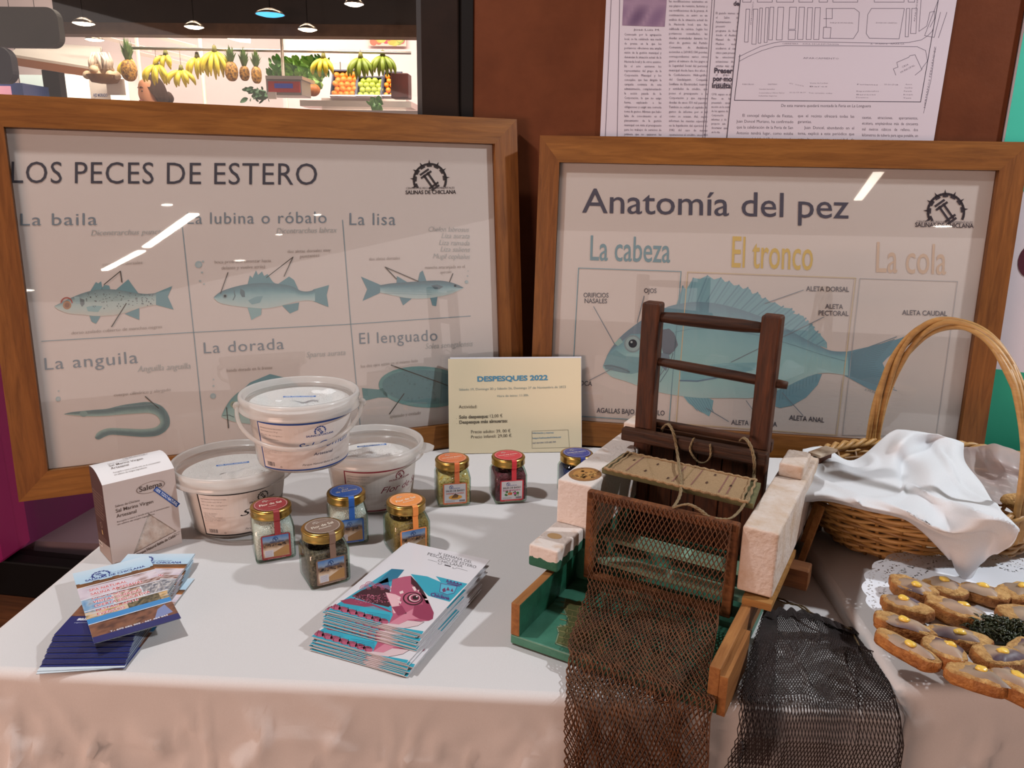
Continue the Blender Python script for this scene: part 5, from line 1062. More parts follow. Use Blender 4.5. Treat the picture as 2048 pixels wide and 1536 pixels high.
def nsurf(ph, off):
    def f(u, v):
        x = u*30; i = min(29, int(x)); t = x-i; y_ = v*139; j = min(138, int(y_)); s = y_-j
        p = (NCOL[i][j]*(1-t)+NCOL[i+1][j]*t)*(1-s)+(NCOL[i][j+1]*(1-t)+NCOL[i+1][j+1]*t)*s
        k_ = min(1, v*4); n = NZ.noise(V((u*6+ph, v*9, ph)))
        return p+V((.0035*k_*NZ.noise(V((u*9, v*14, ph+3))), -.003*k_*abs(n)-off*k_, .0035*k_*abs(n)+off*k_))
    return f
for a_ in (netting(nsurf(0, .004), 30, 104, .00078), netting(nsurf(7, .0005), 34, 118, .0008, lambda u, v: v > .17)):
    a_.v = [tuple(SMI @ V(p)) for p in a_.v]; a_.build('net', M_net, sl)
# ================================================================ dark fishing net draped over the table edge
M_bn = mat('dark_net', '#2a1a17', '#1a100e', rough=.85)
_w = (.722-SO.y+.250*SU.y*-1)/SW.y
TLp, TRp = SM @ V((.2490, .150, .046)), tp(1702, 1262, .757); ELp, ERp = (SO+SU*.250+SW*_w).xy.to_3d()+V((0, 0, .754)), V((tp(1768, 1396).x, .722, .754))
def bsurf(u, v):
    u2 = u
    if v < .42:
        t = v/.42; bow = .018*sin(pi*u)*(1-t)
        p = (TLp*(1-u)+TRp*u)*(1-t)+(ELp*(1-u)+ERp*u)*t+V((.012*sin(pi*t)*(u-.2), bow, 0))
    else:
        d = (v-.42)/.58; a = ELp*(1-u)+ERp*u; drop_ = d*.34
        p = V((a.x-.075*d*(1-u)+.004*u*sin(d*6), .7165-.018*min(1, d*14)-.004*d, .754-drop_+.003*(1-min(1, d*14))))
    e = min(1, v*6)*min(1, 4*u+.2)
    n1 = NZ.noise(V((u*4+3, v*3.2, 1.3))); n2 = abs(NZ.noise(V((u*3-v*4, v*2.4+u*3, 8.))))
    rid = max(0, .12-n2)/.12
    amp = .010 if v < .42 else .005
    return p+(V((.003*n1, 0, amp*e*(.45+.45*n1+.6*rid))) if v < .42 else V((.005*n1, -amp*e*(.5+.5*n1+.6*rid), .0)))
bn = thing('fishing_net', 'fine meshed dark brown fishing net draped over the table edge right of the sluice model', 'net', TLp)
o = netting(bsurf, 50, 106, .00062); o.v = [tuple(V(p)-TLp) for p in o.v]; o.build('netting', M_bn, bn)
o = netting(lambda u, v: bsurf(.02+.16*u*(1+.4*v), .02+.5*v)+V((0, 0, .002)), 16, 70, .0005); o.v = [tuple(V(p)-TLp) for p in o.v]; o.build('folded_layer', M_bn, bn)
o = netting(lambda u, v: bsurf(.70+.30*u, .58+.30*v*(1-.35*abs(u-.5)))+V((-.005+.01*NZ.noise(V((u*5, v*5, 4))), -.006, 0)), 26, 44, .0005); o.v = [tuple(V(p)-TLp) for p in o.v]; o.build('folded_layer', M_bn, bn)
o = netting(lambda u, v: bsurf(u, .05*v)+V((0, .002*sin(u*40), .002+.003*abs(sin(u*23)))), 70, 12, .0005); o.v = [tuple(V(p)-TLp) for p in o.v]; o.build('gathered_edge', M_bn, bn)
mb = MB()
sm = [bsurf(.03+.33*t, .47+.45*t)+V((.001*sin(t*60), -.004, 0)) for t in [i/60 for i in range(61)]]
for i, p in enumerate(sm): mb.ball(tuple(p-TLp), rnd(.0012, .0026), 6, 4)
mb.build('laced_seam', M_bn, bn)
cd_ = MB()
for off, sg in ((0, 1), (.004, -1)):
    pts = crease([tp(1496+off*900, 1190, .765), tp(1530, 1186+off*1500, .760), tp(1570, 1202+off*900, .762), tp(1600, 1214-off*800, .764), tp(1640, 1236, .764), tp(1690, 1256, .764), tp(1703+off*300, 1264, .760), tp(1736, 1330, .760)], 8)
    cd_.tube([p+V((0, 0, .001*sin(i*.9+off*900))) for i, p in enumerate(pts)], .0013, 5)
dc = cd_.build('cord', M_rope); tag(dc, 'thin twisted cord threaded along the upper edge of the dark net', 'cord')
# ================================================================ wicker basket
BC = V((.591, 1.110)); BA = math.atan2(.24, .97); BEX = V((cos(BA), sin(BA), 0)); BEY = V((-sin(BA), cos(BA), 0)); ZT2 = .7715
bk = thing('wicker_basket', 'oval wicker basket with arched handle, holding a white napkin and bread', 'basket', (BC.x, BC.y, ZT2), BA)
A0, B0, A1, B1, HB = .150, .092, .208, .150, .098
W1 = mat('willow', '#bd9255', '#916534', rough=.5, nscale=25, stretch=(1, 1, 6), contrast=.3); W2 = mat('willow_dark', '#a2763f', '#704c26', rough=.5, nscale=25, contrast=.3)
def oval(a, t): 
    q = min(1, t)**.75; return (A0+(A1-A0)*q)*cos(a), (B0+(B1-B0)*q)*sin(a)
NS_ = 34
wv = MB(); wd_ = MB()
for j in range(15):
    t = j/14; z = .006+t*(HB-.014)
    pts = []
    for i in range(NS_*6):
        a = 2*pi*i/(NS_*6); s = sin(NS_*a/2+j*pi)*.0032; x, y = oval(a, t); n_ = V((x/A1, y/B1)).normalized(); pts.append((x+n_.x*s, y+n_.y*s, z+.0010*sin(a*7+j*2.2)+.0008*sin(a*19+j)))
    (wv if j % 3 else wd_).tube(pts, .0031+.0003*sin(j*2.), 5, closed=True)
o = wv; n0 = len(o.f); o.v += []; off = len(wv.v)
wv.add(wd_.v, wd_.f, 1, True); wv.build('weave', [W1, W2], bk)
st = MB()
for i in range(NS_):
    a = 2*pi*(i+.5)/NS_; st.tube([(*oval(a, t), .003+t*(HB-.006)) for t in (0, .2, .4, .6, .8, 1)], .0030, 5)
st.build('stakes', W2, bk)
bs = MB(); bs.lathe([(.001, .004), (1, .004), (1, .010), (.001, .010)], 40, sx=A0, sy=B0); bs.build('base', W2, bk)
rm = MB()
for ph in (0, 2*pi/3, 4*pi/3):
    pts = []
    for i in range(200):
        a = 2*pi*i/200; x, y = oval(a, 1); n_ = V((x/A1, y/B1)).normalized(); w_ = .0052; q = a*21+ph; pts.append((x+n_.x*w_*cos(q), y+n_.y*w_*cos(q), HB+.002+.0045*sin(q)))
    rm.tube(pts, .0040, 6, closed=True)
rm.build('rim', W1, bk)
hd = MB()
for s_ in range(5):
    ph = s_*2*pi/5; pts = []
    for i in range(61):
        t = i/60; a = pi*t; y = -.152*cos(a); z = HB-.03+(.262)*sin(a)**.72 if 0 < t < 1 else HB-.03
        q = t*10+ph; r = .0082+.0012*sin(t*7+s_*2)
        pts.append((r*cos(q)+.002*sin(t*5+s_), y+r*sin(q)*sin(a)*.7, z+r*sin(q)*abs(cos(a))*.4+.004*sin(q)*sin(a)))
    hd.tube(pts, [.0043+.0006*sin(i*.5+s_) for i in range(61)], 6)
hd.build('handle', W1, bk)
# ---------------------------------------------------------------- napkin
NP = [[(1606, 900, .883), (1650, 893, .884), (1708, 920, .872), (1780, 866, .906), (1830, 861, .910), (1880, 872, .902), (1918, 880, .896), (1928, 886, .890)],
      [(1600, 925, .882), (1655, 915, .890), (1712, 932, .874), (1768, 900, .894), (1808, 884, .912), (1850, 892, .886), (1905, 905, .896), (1930, 925, .880)],
      [(1598, 952, .878), (1655, 940, .884), (1716, 950, .884), (1785, 938, .888), (1806, 932, .878), (1860, 930, .900), (1925, 948, .890), (1965, 970, .880)],
      [(1596, 975, .870), (1650, 965, .878), (1716, 975, .880), (1795, 978, .884), (1812, 968, .880), (1870, 985, .892), (1925, 990, .876), (1990, 1005, .886)],
      [(1592, 992, .862), (1645, 985, .876), (1720, 996, .878), (1800, 1012, .880), (1845, 1020, .876), (1890, 1030, .870), (1955, 1030, .892), (2030, 1045, .884)],
      [(1588, 1008, .850), (1642, 996, .868), (1724, 1012, .874), (1800, 1030, .872), (1845, 1045, .868), (1905, 1062, .866), (1985, 1052, .884), (2040, 1062, .878)],
      [(1590, 1011, .848), (1644, 999, .864), (1726, 1018, .868), (1806, 1036, .862), (1856, 1066, .848), (1918, 1095, .838), (1980, 1090, .846), (2020, 1092, .862)],
      [(1592, 1013, .846), (1646, 1001, .862), (1730, 1020, .866), (1812, 1040, .858), (1886, 1108, .822), (1932, 1162, .796), (1962, 1128, .812), (1990, 1112, .835)]]
G_ = [[tp(x, y, z+(0, 0, 0, .004, .011, .012, .010, .004)[j]) for x, y, z in r] for j, r in enumerate(NP)]
def cr(a, b, c, d, t): return .5*((2*b)+(c-a)*t+(2*a-5*b+4*c-d)*t*t+(3*b-a-3*c+d)*t**3)
def gsurf(G, u, v):
    nu, nv = len(G[0])-1, len(G)-1; x = u*nu; i = min(nu-1, int(x)); t = x-i; y = v*nv; j = min(nv-1, int(y)); s = y-j
    cl = lambda k, n: max(0, min(n, k))
    R_ = [cr(*[G[cl(j+dj, nv)][cl(i+di, nu)] for di in (-1, 0, 1, 2)], t) for dj in (-1, 0, 1, 2)]
    return cr(*R_, s)
M_nap = mat('napkin_linen', '#d2d2d4', '#c8c8cb', rough=.85, nscale=800, bump=.08, bscale=1200)
npo = thing('napkin', 'crumpled white linen napkin spread over the wicker basket with a corner hanging down', 'napkin', G_[4][3])
def nap(u, v):
    p = gsurf(G_, u, v); d = NZ.noise(V((u*5+v*3, v*4-u*2, 2.))); r_ = max(0, .10-abs(NZ.noise(V((u*2.2-v*3, v*1.6+u*2, 11.)))))/.10
    p = p+V((0, -.002*d, .004*d+.006*r_*(.3+.7*min(1, 5*v)))); return tuple(p-G_[4][3])
o = MB().grid(nap, 70, 60).build('cloth', M_nap, npo); m = o.modifiers.new('solid', 'SOLIDIFY'); m.thickness = .0012; m.offset = 1
# parchment sheet with bread pieces in the basket
PP = [[(1925, 895, .880), (1960, 892, .888), (1995, 888, .900), (2040, 905, .893), (2090, 925, .89)], [(1920, 915, .872), (1965, 912, .876), (1990, 915, .892), (2035, 935, .880), (2100, 950, .88)], [(1950, 955, .864), (1980, 950, .860), (2010, 950, .870), (2040, 965, .862), (2100, 985, .86)], [(1975, 990, .862), (1995, 985, .858), (2020, 985, .858), (2050, 1000, .855), (2100, 1020, .86)], [(1990, 1010, .860), (2010, 1008, .856), (2030, 1012, .856), (2060, 1030, .86), (2100, 1040, .86)]]
GP = [[tp(*p) for p in r] for r in PP]
pa = MB().grid(lambda u, v: tuple(gsurf(GP, u, v)+V((0, 0, .002*NZ.noise(V((u*8, v*8, 3))))) ), 30, 26).build('parchment_paper', thin('parchment', '#d8c4bc', .4, 1.4, None, .75, '#cbb8b4'))
tag(pa, 'translucent crumpled parchment paper lining the right side of the basket', 'paper')
M_bread = mat('bread_crumb', '#c99f62', '#8f6030', rough=.85, nscale=110, bump=1, bscale=260, contrast=.2); M_crust = mat('toast_crust', '#bb7c3c', '#7a4319', rough=.75, nscale=70, bump=.8, bscale=220, contrast=.22)
p = tp(2032, 1002, .870); mb = MB(); mb.ball((0, 0, 0), (.020, .014, .010), 18, 12, 0, lambda d: 1+.12*NZ.noise(d*3)); bz = mb.build('bread_piece', [M_bread]); bz.location = p; tag(bz, 'small piece of seeded bread on the parchment in the basket', 'bread')
# ================================================================ platter, doily and toasts
DC = V((.575, .838)); DR = .172; DZ = .806
pt = thing('platter', 'round white platter under the paper doily', 'plate', (DC.x, DC.y, ZT2))
MB().lathe([(.001, .003), (.075, .002), (.080, 0), (.083, .002), (.10, .014), (.145, .026), (.150, .029), (.146, .0300), (.10, .019), (.001, .017)], 64).build('dish', mat('white_china', '#d5d3d3', rough=.2), pt)
def lace():
    m, nt, b = newmat('paper_lace'); L = nt.links.new; b.inputs['Base Color'].default_value = (*lin('#d6d8de'), 1); b.inputs['Roughness'].default_value = .8
    tc = nd(nt, 'ShaderNodeTexCoord'); vo = nd(nt, 'ShaderNodeTexVoronoi', Scale=260.0); L(tc.outputs['Object'], vo.inputs[0])
    ln = nd(nt, 'ShaderNodeVectorMath', operation='LENGTH'); L(tc.outputs['Object'], ln.inputs[0])
    inr = nd(nt, 'ShaderNodeMath', operation='GREATER_THAN'); L(ln.outputs['Value'], inr.inputs[0]); inr.inputs[1].default_value = .118
    sn = nd(nt, 'ShaderNodeMath', operation='SINE'); ml = nd(nt, 'ShaderNodeMath', operation='MULTIPLY'); L(ln.outputs['Value'], ml.inputs[0]); ml.inputs[1].default_value = 420; L(ml.outputs[0], sn.inputs[0])
    rg = nd(nt, 'ShaderNodeMath', operation='GREATER_THAN'); L(sn.outputs[0], rg.inputs[0]); rg.inputs[1].default_value = -.35
    th = nd(nt, 'ShaderNodeMath', operation='LESS_THAN'); L(vo.outputs['Distance'], th.inputs[0]); th.inputs[1].default_value = .34
    m1 = nd(nt, 'ShaderNodeMath', operation='MULTIPLY'); L(inr.outputs[0], m1.inputs[0]); L(th.outputs[0], m1.inputs[1]); m2 = nd(nt, 'ShaderNodeMath', operation='MULTIPLY'); L(m1.outputs[0], m2.inputs[0]); L(rg.outputs[0], m2.inputs[1])
    iv = nd(nt, 'ShaderNodeMath', operation='SUBTRACT'); iv.inputs[0].default_value = 1; L(m2.outputs[0], iv.inputs[1]); L(iv.outputs[0], b.inputs['Alpha']); return m
def dsurf(u, v):
    a = 2*pi*u; sc = 1+.028*abs(sin(a*14))*(v**6); r = DR*v*sc; x, y = r*cos(a), r*sin(a)
    return (x, y, .0005*NZ.noise(V((x*40, y*40, 1)))-max(0, v-.8)*.012*(1+.8*NZ.noise(V((cos(a)*3, sin(a)*3, 5)))))
do = MB().grid(dsurf, 168, 14).build('paper_doily', lace(), loc=(DC.x, DC.y, DZ-.004)); tag(do, 'round white paper lace doily under the fish toasts', 'doily')
M_mayo = mat('mayonnaise', '#e0bc52', '#d4a840', rough=.3, nscale=60, sss=.0)
def toast(px, py, ang, L_, Wd, label, tilt=0, thick=.013, fil=True):
    p = tp(px, py, DZ+.012); sd = px*.013+py*.007; thick = .011+.005*abs(sin(sd*9))
    t = thing('fish_toast', label, 'toast', (p.x, p.y, DZ-.0005), radians(ang), 'fish toasts on the doily'); t.rotation_euler = (radians(tilt+4*sin(sd*5)), radians(3*sin(sd*7)), radians(ang))
    n = 36; out = []; L_ *= .96; Wd *= .94; e = .78+.12*sin(sd*3)
    for i in range(n):
        a = 2*pi*i/n; c_, s_ = cos(a), sin(a); k_ = 1+.20*NZ.noise(V((c_*1.7, s_*1.7, sd)))+.07*NZ.noise(V((c_*6, s_*6, sd)))
        out.append((L_/2*abs(c_)**e*(1 if c_ > 0 else -1)*k_+.10*Wd*s_*sin(sd*11), Wd/2*abs(s_)**e*(1 if s_ > 0 else -1)*k_*(1+.16*c_*sin(sd*13))))
    def sc(k, z): return [(x*k, y*k, z+.0016*NZ.noise(V((x*60, y*60, sd)))) for x, y in out]
    mb = MB(); loft(mb, [sc(.90, 0), sc(.99, .003), sc(1.0, thick*.6), sc(.97, thick*.92), sc(.86, thick+.0008), sc(.5, thick+.0012)])
    nf = len(mb.f); mb.m = [0]*nf; mb.m[-1] = 1
    for q in range(nf-2-n*2, nf-2): mb.m[q] = 1
    mb.build('bread', [M_crust, M_bread], t)
    ox, oy = .10*L_*sin(sd*17), .08*Wd*cos(sd*19)
    def fs(u, v):
        a = 2*pi*u; k_ = .74*(1+.30*NZ.noise(V((cos(a)*1.5, sin(a)*1.5, sd+4)))+.08*NZ.noise(V((cos(a)*5, sin(a)*5, sd+4)))); i = u*n; j = int(i) % n; w_ = i-int(i)
        ex = (out[j][0]*(1-w_)+out[(j+1) % n][0]*w_)*k_*v*1.05; ey = (out[j][1]*(1-w_)+out[(j+1) % n][1]*w_)*k_*v*1.12
        return (ex+ox, ey+oy, thick+.0048-.0052*v**3+.0028*NZ.noise(V((ex*60, ey*60, sd))))
    def fcol(u, v):
        x, y, _ = fs(u, v); q = .5+.5*NZ.noise(V((x*26, y*44, sd+3))); dk = max(0, min(1, (y/Wd*2.4*sin(sd*23)-.15+.5*NZ.noise(V((x*40, y*40, sd))))*2.2))
        c = ramp(['#9b8270', '#84705f', '#a58c76', '#7d685c'], q); d_ = ramp(['#5a4450', '#3d2e36'], q); return lin(tuple(c[i]*(1-dk)+d_[i]*dk for i in range(3)))
    mb = MB().grid(fs, 36, 9, 0, True, fcol); mb.build('fillet', inkmat('fish_fillet', .5, .4), t)
    mx, my = ox+rnd(-.004, .004), oy+rnd(-.003, .004)
    MB().ball((mx, my, thick+.0050), (.0066+.001*sin(sd*31), .0050, .0028), 14, 8, 0, lambda d: 1+.28*NZ.noise(d*1.5+V((sd, 0, 0)))).build('mayonnaise', M_mayo, t)
    return t
for a in ((1825, 1173, -52, .060, .036, 'fish toast at the back left of the doily, first in the rear row'), (1895, 1168, -62, .050, .042, 'rounded fish toast second from the left in the rear row, under the napkin tip'), (1972, 1182, -38, .056, .034, 'fish toast third from the left in the rear row'), (2040, 1184, 25, .055, .042, 'fish toast at the right end of the rear row, cut by the picture edge'),
          (1812, 1210, -42, .058, .030, 'thin pale fish toast behind the charred edged one on the left side'), (1908, 1219, -40, .064, .032, 'long fish toast in the middle of the second row'), (1806, 1248, -46, .066, .030, 'fish toast with charred edge at the left rim of the doily'), (1922, 1267, -28, .066, .034, 'fish toast in the centre, just left of the seaweed heap'),
          (1810, 1290, -52, .070, .026, 'long narrow fish toast at the front left rim'), (1888, 1302, -50, .048, .038, 'rounded fish toast with big yellow dot in the third row'), (1998, 1312, 8, .052, .040, 'rounded golden fish toast below the seaweed heap'), (1954, 1348, -34, .062, .038, 'fish toast nearest the front rim of the doily'), (2040, 1372, -60, .060, .040, 'fish toast at the lower right picture edge'), (2058, 1300, 20, .05, .04, 'fish toast right of the golden one, mostly outside the picture')):
    toast(*a)
toast(2050, 1226, 10, .062, .042, 'fish toast at the right picture edge behind the seaweed heap', 4)
# seaweed
p = tp(2012, 1262, DZ+.008); sw = MB()
for i in range(420):
    a = rnd(0, 2*pi); r = sqrt(rnd(0, 1)); x, y = .040*r*cos(a), .022*r*sin(a); z = .014*(1-r*r)+rnd(0, .006); d = V((rnd(-1, 1), rnd(-1, 1), rnd(-.3, .5)))*.010
    q = V((x, y, z)); sw.tube([q, q+d*.5+V((0, 0, .002)), q+d], [.0009, .0011, .0004], 4)
sw.ball((0, 0, .002), (.036, .019, .011), 20, 10, 0, lambda d: 1+.25*NZ.noise(d*3))
so = sw.build('seaweed', mat('seaweed', '#34391a', '#171c0d', rough=.35, nscale=120, bump=.3, bscale=300, contrast=.3), loc=(p.x, p.y, DZ+.001), rz=radians(-22)); tag(so, 'heap of dark green seaweed on the fish toast platter', 'seaweed', None, 'stuff')
# ================================================================ fruit stall seen through the window
FZ = .28
o = MB().box((-9, 1.90, FZ-.05), (3.0, 9.4, FZ)).build('floor_stall', mat('lilac_floor', '#8f7c88', '#83707c', rough=.45, nscale=4)); tag(o, kind='structure')
o = MB().box((-9, 1.75, 3.75), (3.0, 9.4, 3.80)).build('ceiling_stall', mat('dark_ceiling', '#2e231c', rough=.8)); tag(o, kind='structure')
o = MB().box((-9, 9.3, 0), (3.0, 9.4, 3.8)).build('wall_far', mat('far_wall_paint', '#d8c6c4', rough=.7)); tag(o, kind='structure')
YB = 7.7
pa_, pb_ = at(575, 60, YB), at(880, 240, YB)
o = MB().box((at(560, 100, YB).x, YB, FZ), (.6, YB+.08, 3.4)).build('wall_stall', mat('stall_wall', '#dcc3c6', rough=.6)); tag(o, kind='structure')
def bx(name, x0, y0, x1, y1, Y, dep, m, label=None, cat=None, parent=None, group=None, kind=None, bv=.0):
    a, b = at(x0, y1, Y), at(x1, y0, Y)
    o = MB().box((a.x, Y, a.z), (b.x, Y+dep, b.z)).build(name, m, parent)
    if bv: bevel(o, bv)
    return tag(o, label, cat, group, kind)
# magenta counter just behind the glass, low on the left
a, b = tp(22, 1110, FZ), tp(175, 1022, FZ); d = (b-a).normalized(); n_ = V((-d.y, d.x, 0)); a2 = a+d*.03; b2 = b+d*1.6
mc = MB(); mc.prism([(a2.x, a2.y), (b2.x, b2.y), (b2.x, b2.y+.4), (a2.x, a2.y+.4)], FZ, FZ+.72)
o = bevel(mc.build('display_plinth', mat('magenta_panel', '#7d1f63', '#6d1a58', rough=.5, nscale=5)), .01); tag(o, 'dark magenta plinth low behind the window, left of the fish poster', 'plinth')
pl_ = tp(8, 1122, FZ); o = bevel(MB().box((pl_.x-.5, pl_.y-.02, FZ), (pl_.x+.006, pl_.y+.25, FZ+.95)).build('display_plinth', mat('pink_panel', '#b0256f', rough=.5)), .01); tag(o, 'bright pink plinth behind the window at the left picture edge', 'plinth')
# header beam and pale rafters
o = bx('trim_5', -60, 50, 838, 66, 5.2, .12, mat('beam_wood', '#7a5a40', '#5e422c', rough=.6, nscale=20), kind='structure')
o = bx('trim_6', 110, -60, 838, 49, 5.35, .08, mat('header_dark', '#33261e', '#241a15', rough=.5, nscale=3), kind='structure')
M_pale = mat('pale_rafter', '#dccbc2', rough=.5); M_st = mat('steel_rail', '#b9b0a8', rough=.3, metal=.9)
for i, (x0, y0, x1, y1, w_) in enumerate(((148, 58, 300, 100, 8), (262, 60, 390, 94, 9), (258, 102, 388, 132, 9), (300, 96, 400, 122, 6))):
    mb = MB(); mb.bar(at(x0, y0, 7.4), at(x1, y1, 7.0), w_*.0045, .03); o = mb.build('trim_%d' % (7+i), M_pale); tag(o, kind='structure')
o = MB().tube([at(262, 96, 6.15), at(822, 106, 6.15)], .011, 8).build('hanging_rail', M_st); tag(o, 'long steel rail from which the fruit hangs in the stall', 'rail')
for i, x in enumerate((271, 398, 566)):
    o = MB().tube([at(x, 60, 6.95), (at(x, 60, 6.95).x, 6.95, FZ)], .016 if i < 2 else .009, 8).build('stall_post', mat('stall_post_paint', '#cbb9aa', rough=.4)); tag(o, ['stall post behind the big pineapple', 'stall post beside the brightest bananas', 'thin stall post standing above the red scale'][i], 'post')
o = bx('stall_shelf', 600, 203, 822, 212, 6.3, .25, M_st, 'steel front edge of the fruit shelf under the crates', 'shelf')
# lamps
def disc(px, py, r, Y, col, s, label):
    p = at(px, py, Y); k = r*Y/1540*1.03
    t = thing('pendant_lamp', label, 'lamp', p)
    MB().lathe([(.001, .03), (k*.3, .028), (k*.8, .010), (k, -.006), (k*.97, -.007), (k*.75, .004), (.001, .012)], 24).build('shade', mat('lamp_shade_metal', '#8a7a6a', rough=.3, metal=.8), t)
    MB().lathe([(k*.93, -.006), (k*.6, -.014), (.001, -.018)], 24).build('bulb', glow('lamp_glow_'+col[1:], col, s), t)
    MB().tube([(0, 0, .028), (0, 0, 3.74-p.z)], .003, 5).build('cable', M_black, t)
for a in ((167, 45, 20, 5.0, '#ffe9c8', 18, 'warm lamp hanging at the left end of the fruit stall'), (189, 78, 17, 6.6, '#ffe9c8', 18, 'warm lamp just above the pale bundle beside the large pineapple'), (388, 52, 18, 5.0, '#ffe9c8', 18, 'warm lamp hanging over the centre of the stall'), (615, 57, 18, 5.0, '#ffe9c8', 18, 'warm lamp hanging over the leafy greens'), (536, 71, 17, 6.6, '#dfeeff', 18, 'cool white lamp above the row of three pineapples'),
          (540, 27, 27, 5.0, '#3f9fe0', 3, 'blue glowing lamp near the top of the window'), (708, 6, 18, 4.6, '#fff0d8', 18, 'warm lamp at the upper right of the window'), (40, 172, 12, 8.4, '#fff2dc', 15, 'small pendant lamp in the far shop at the left edge'), (91, 181, 11, 8.4, '#fff2dc', 15, 'second small pendant lamp in the far shop, by the dark divider')): disc(*a)
tb = MB(); tb.bar(at(436, 64, 7.2), at(490, 78, 6.4), .085, .05); o = tb.build('tube_lamp', glow('tube_glow', '#fff1dd', 9)); tag(o, 'slanting bright tube lamp between the two middle disc lamps', 'lamp')
for px_, py_, Y_ in ((443, 66, 7.1), (484, 77, 6.5)):
    a = at(px_, py_, Y_); MB().tube([a, (a.x, a.y, 3.744)], .004, 5).build('cable', M_black, o)
# hanging boards, canopy and far shop at the left
def rpoly(x0, y0, x1, y1, Y, dep, m, label, r=.06):
    a, b = at(x0, y1, Y), at(x1, y0, Y); sx, sz = (b.x-a.x)/2, (b.z-a.z)/2; c = ((a.x+b.x)/2, (a.z+b.z)/2); n = 6; out = []
    for q in range(4):
        cx, cy = ((1, 1), (-1, 1), (-1, -1), (1, -1))[q]
        for i in range(n+1):
            t = q*pi/2+pi/2*i/n; out.append((c[0]+cx*(sx-r)+r*cos(t), c[1]+cy*(sz-r)+r*sin(t)))
    mb = MB(); mb.prism(out, 0, dep); mb.v = [(x, Y+z, y) for x, y, z in mb.v]; mb.f = [f[::-1] for f in mb.f]
    t = mb.build('hanging_board', m); return tag(t, label, 'board')
rpoly(-80, 14, 112, 93, 4.4, .05, mat('slate_board', '#4b463c', '#37332c', rough=.5, nscale=3), 'large dark rounded board hanging at the upper left of the window')
rpoly(-40, 93, 18, 166, 4.1, .05, mat('navy_board', '#2b2c40', rough=.5), 'small dark blue board below the large one at the left edge')
cb = MB(); q = [at(20, 118, 6.6), at(50, 92, 8.2), at(205, 102, 8.2), at(200, 147, 6.6)]
cb.add([tuple(p) for p in q]+[tuple(p+V((0, 0, .04))) for p in q], [(0, 1, 2, 3), (7, 6, 5, 4), (0, 3, 7, 4), (3, 2, 6, 7), (2, 1, 5, 6), (1, 0, 4, 5)]); o = cb.build('shop_canopy', mat('canopy_grey', '#a39a90', rough=.6)); tag(o, 'pale grey sloping canopy over the far shop at left', 'canopy')
bm_ = MB(); bm_.bar(at(18, 121, 6.58), at(204, 150, 6.58), .03, .06); o = bm_.build('canopy_edge_beam', mat('brown_edge', '#7a4a2a', rough=.5)); tag(o, 'brown beam along the lower edge of the grey canopy', 'beam')
o = bx('shop_divider', 99, 140, 116, 260, 8.0, .1, M_dark, 'dark upright divider between the two far shop windows', 'divider')
o = bx('glowing_shop_wall', 117, 150, 245, 300, 9.0, .1, glow('shop_wall_glow', '#fff4e2', 1.6), 'white shop wall, its brightness put in as glow, behind the pale bundle', 'wall panel')  # the wall itself emits, in place of light falling on it
o = bx('glowing_shop_wall', 60, 150, 100, 300, 9.0, .1, glow('shop_wall_glow2', '#d8e6dc', .7), 'greenish shop wall, its brightness put in as glow, behind the small pendant lamps', 'wall panel')  # emits as well, more weakly, in place of shop lighting
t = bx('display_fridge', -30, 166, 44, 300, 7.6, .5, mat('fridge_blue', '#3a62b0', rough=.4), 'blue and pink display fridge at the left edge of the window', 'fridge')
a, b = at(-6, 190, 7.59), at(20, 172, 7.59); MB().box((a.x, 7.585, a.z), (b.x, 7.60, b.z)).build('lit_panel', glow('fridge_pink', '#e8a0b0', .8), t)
# stall counter
o = bx('stall_counter', 200, 222, 860, 640, 5.45, .42, mat('counter_white', '#b9aca6', rough=.4), 'white counter of the fruit stall behind the glass', 'counter')
# price cards
for i, (x0, y0, x1, y1, Y) in enumerate(((215, 158, 248, 190, 6.2), (183, 160, 217, 205, 6.3), (661, 108, 699, 126, 6.9), (724, 108, 762, 126, 6.9), (536, 184, 552, 198, 5.5))):
    o = bx('price_card', x0, y0, x1, y1, Y, .006, mat('price_card_white', '#e6dcd2', rough=.6), ['white price card hanging below the large pineapple', 'white lettered card under the pale bundle', 'white card above the crate of oranges', 'white card above the crate of green apples', 'small white card below the red scale'][i], 'price card')
k = Ink(); a = at(187, 193, 6.3)
k.text('AJO MORADO', (0, 0), (.115, 0), .022, '#5a6a9a', 1, .02, up=1); pr = k.build('card_lettering', bpy.data.objects['price_card.001'], lambda u, v, h: (a.x+u, 6.2985-h, a.z+v))
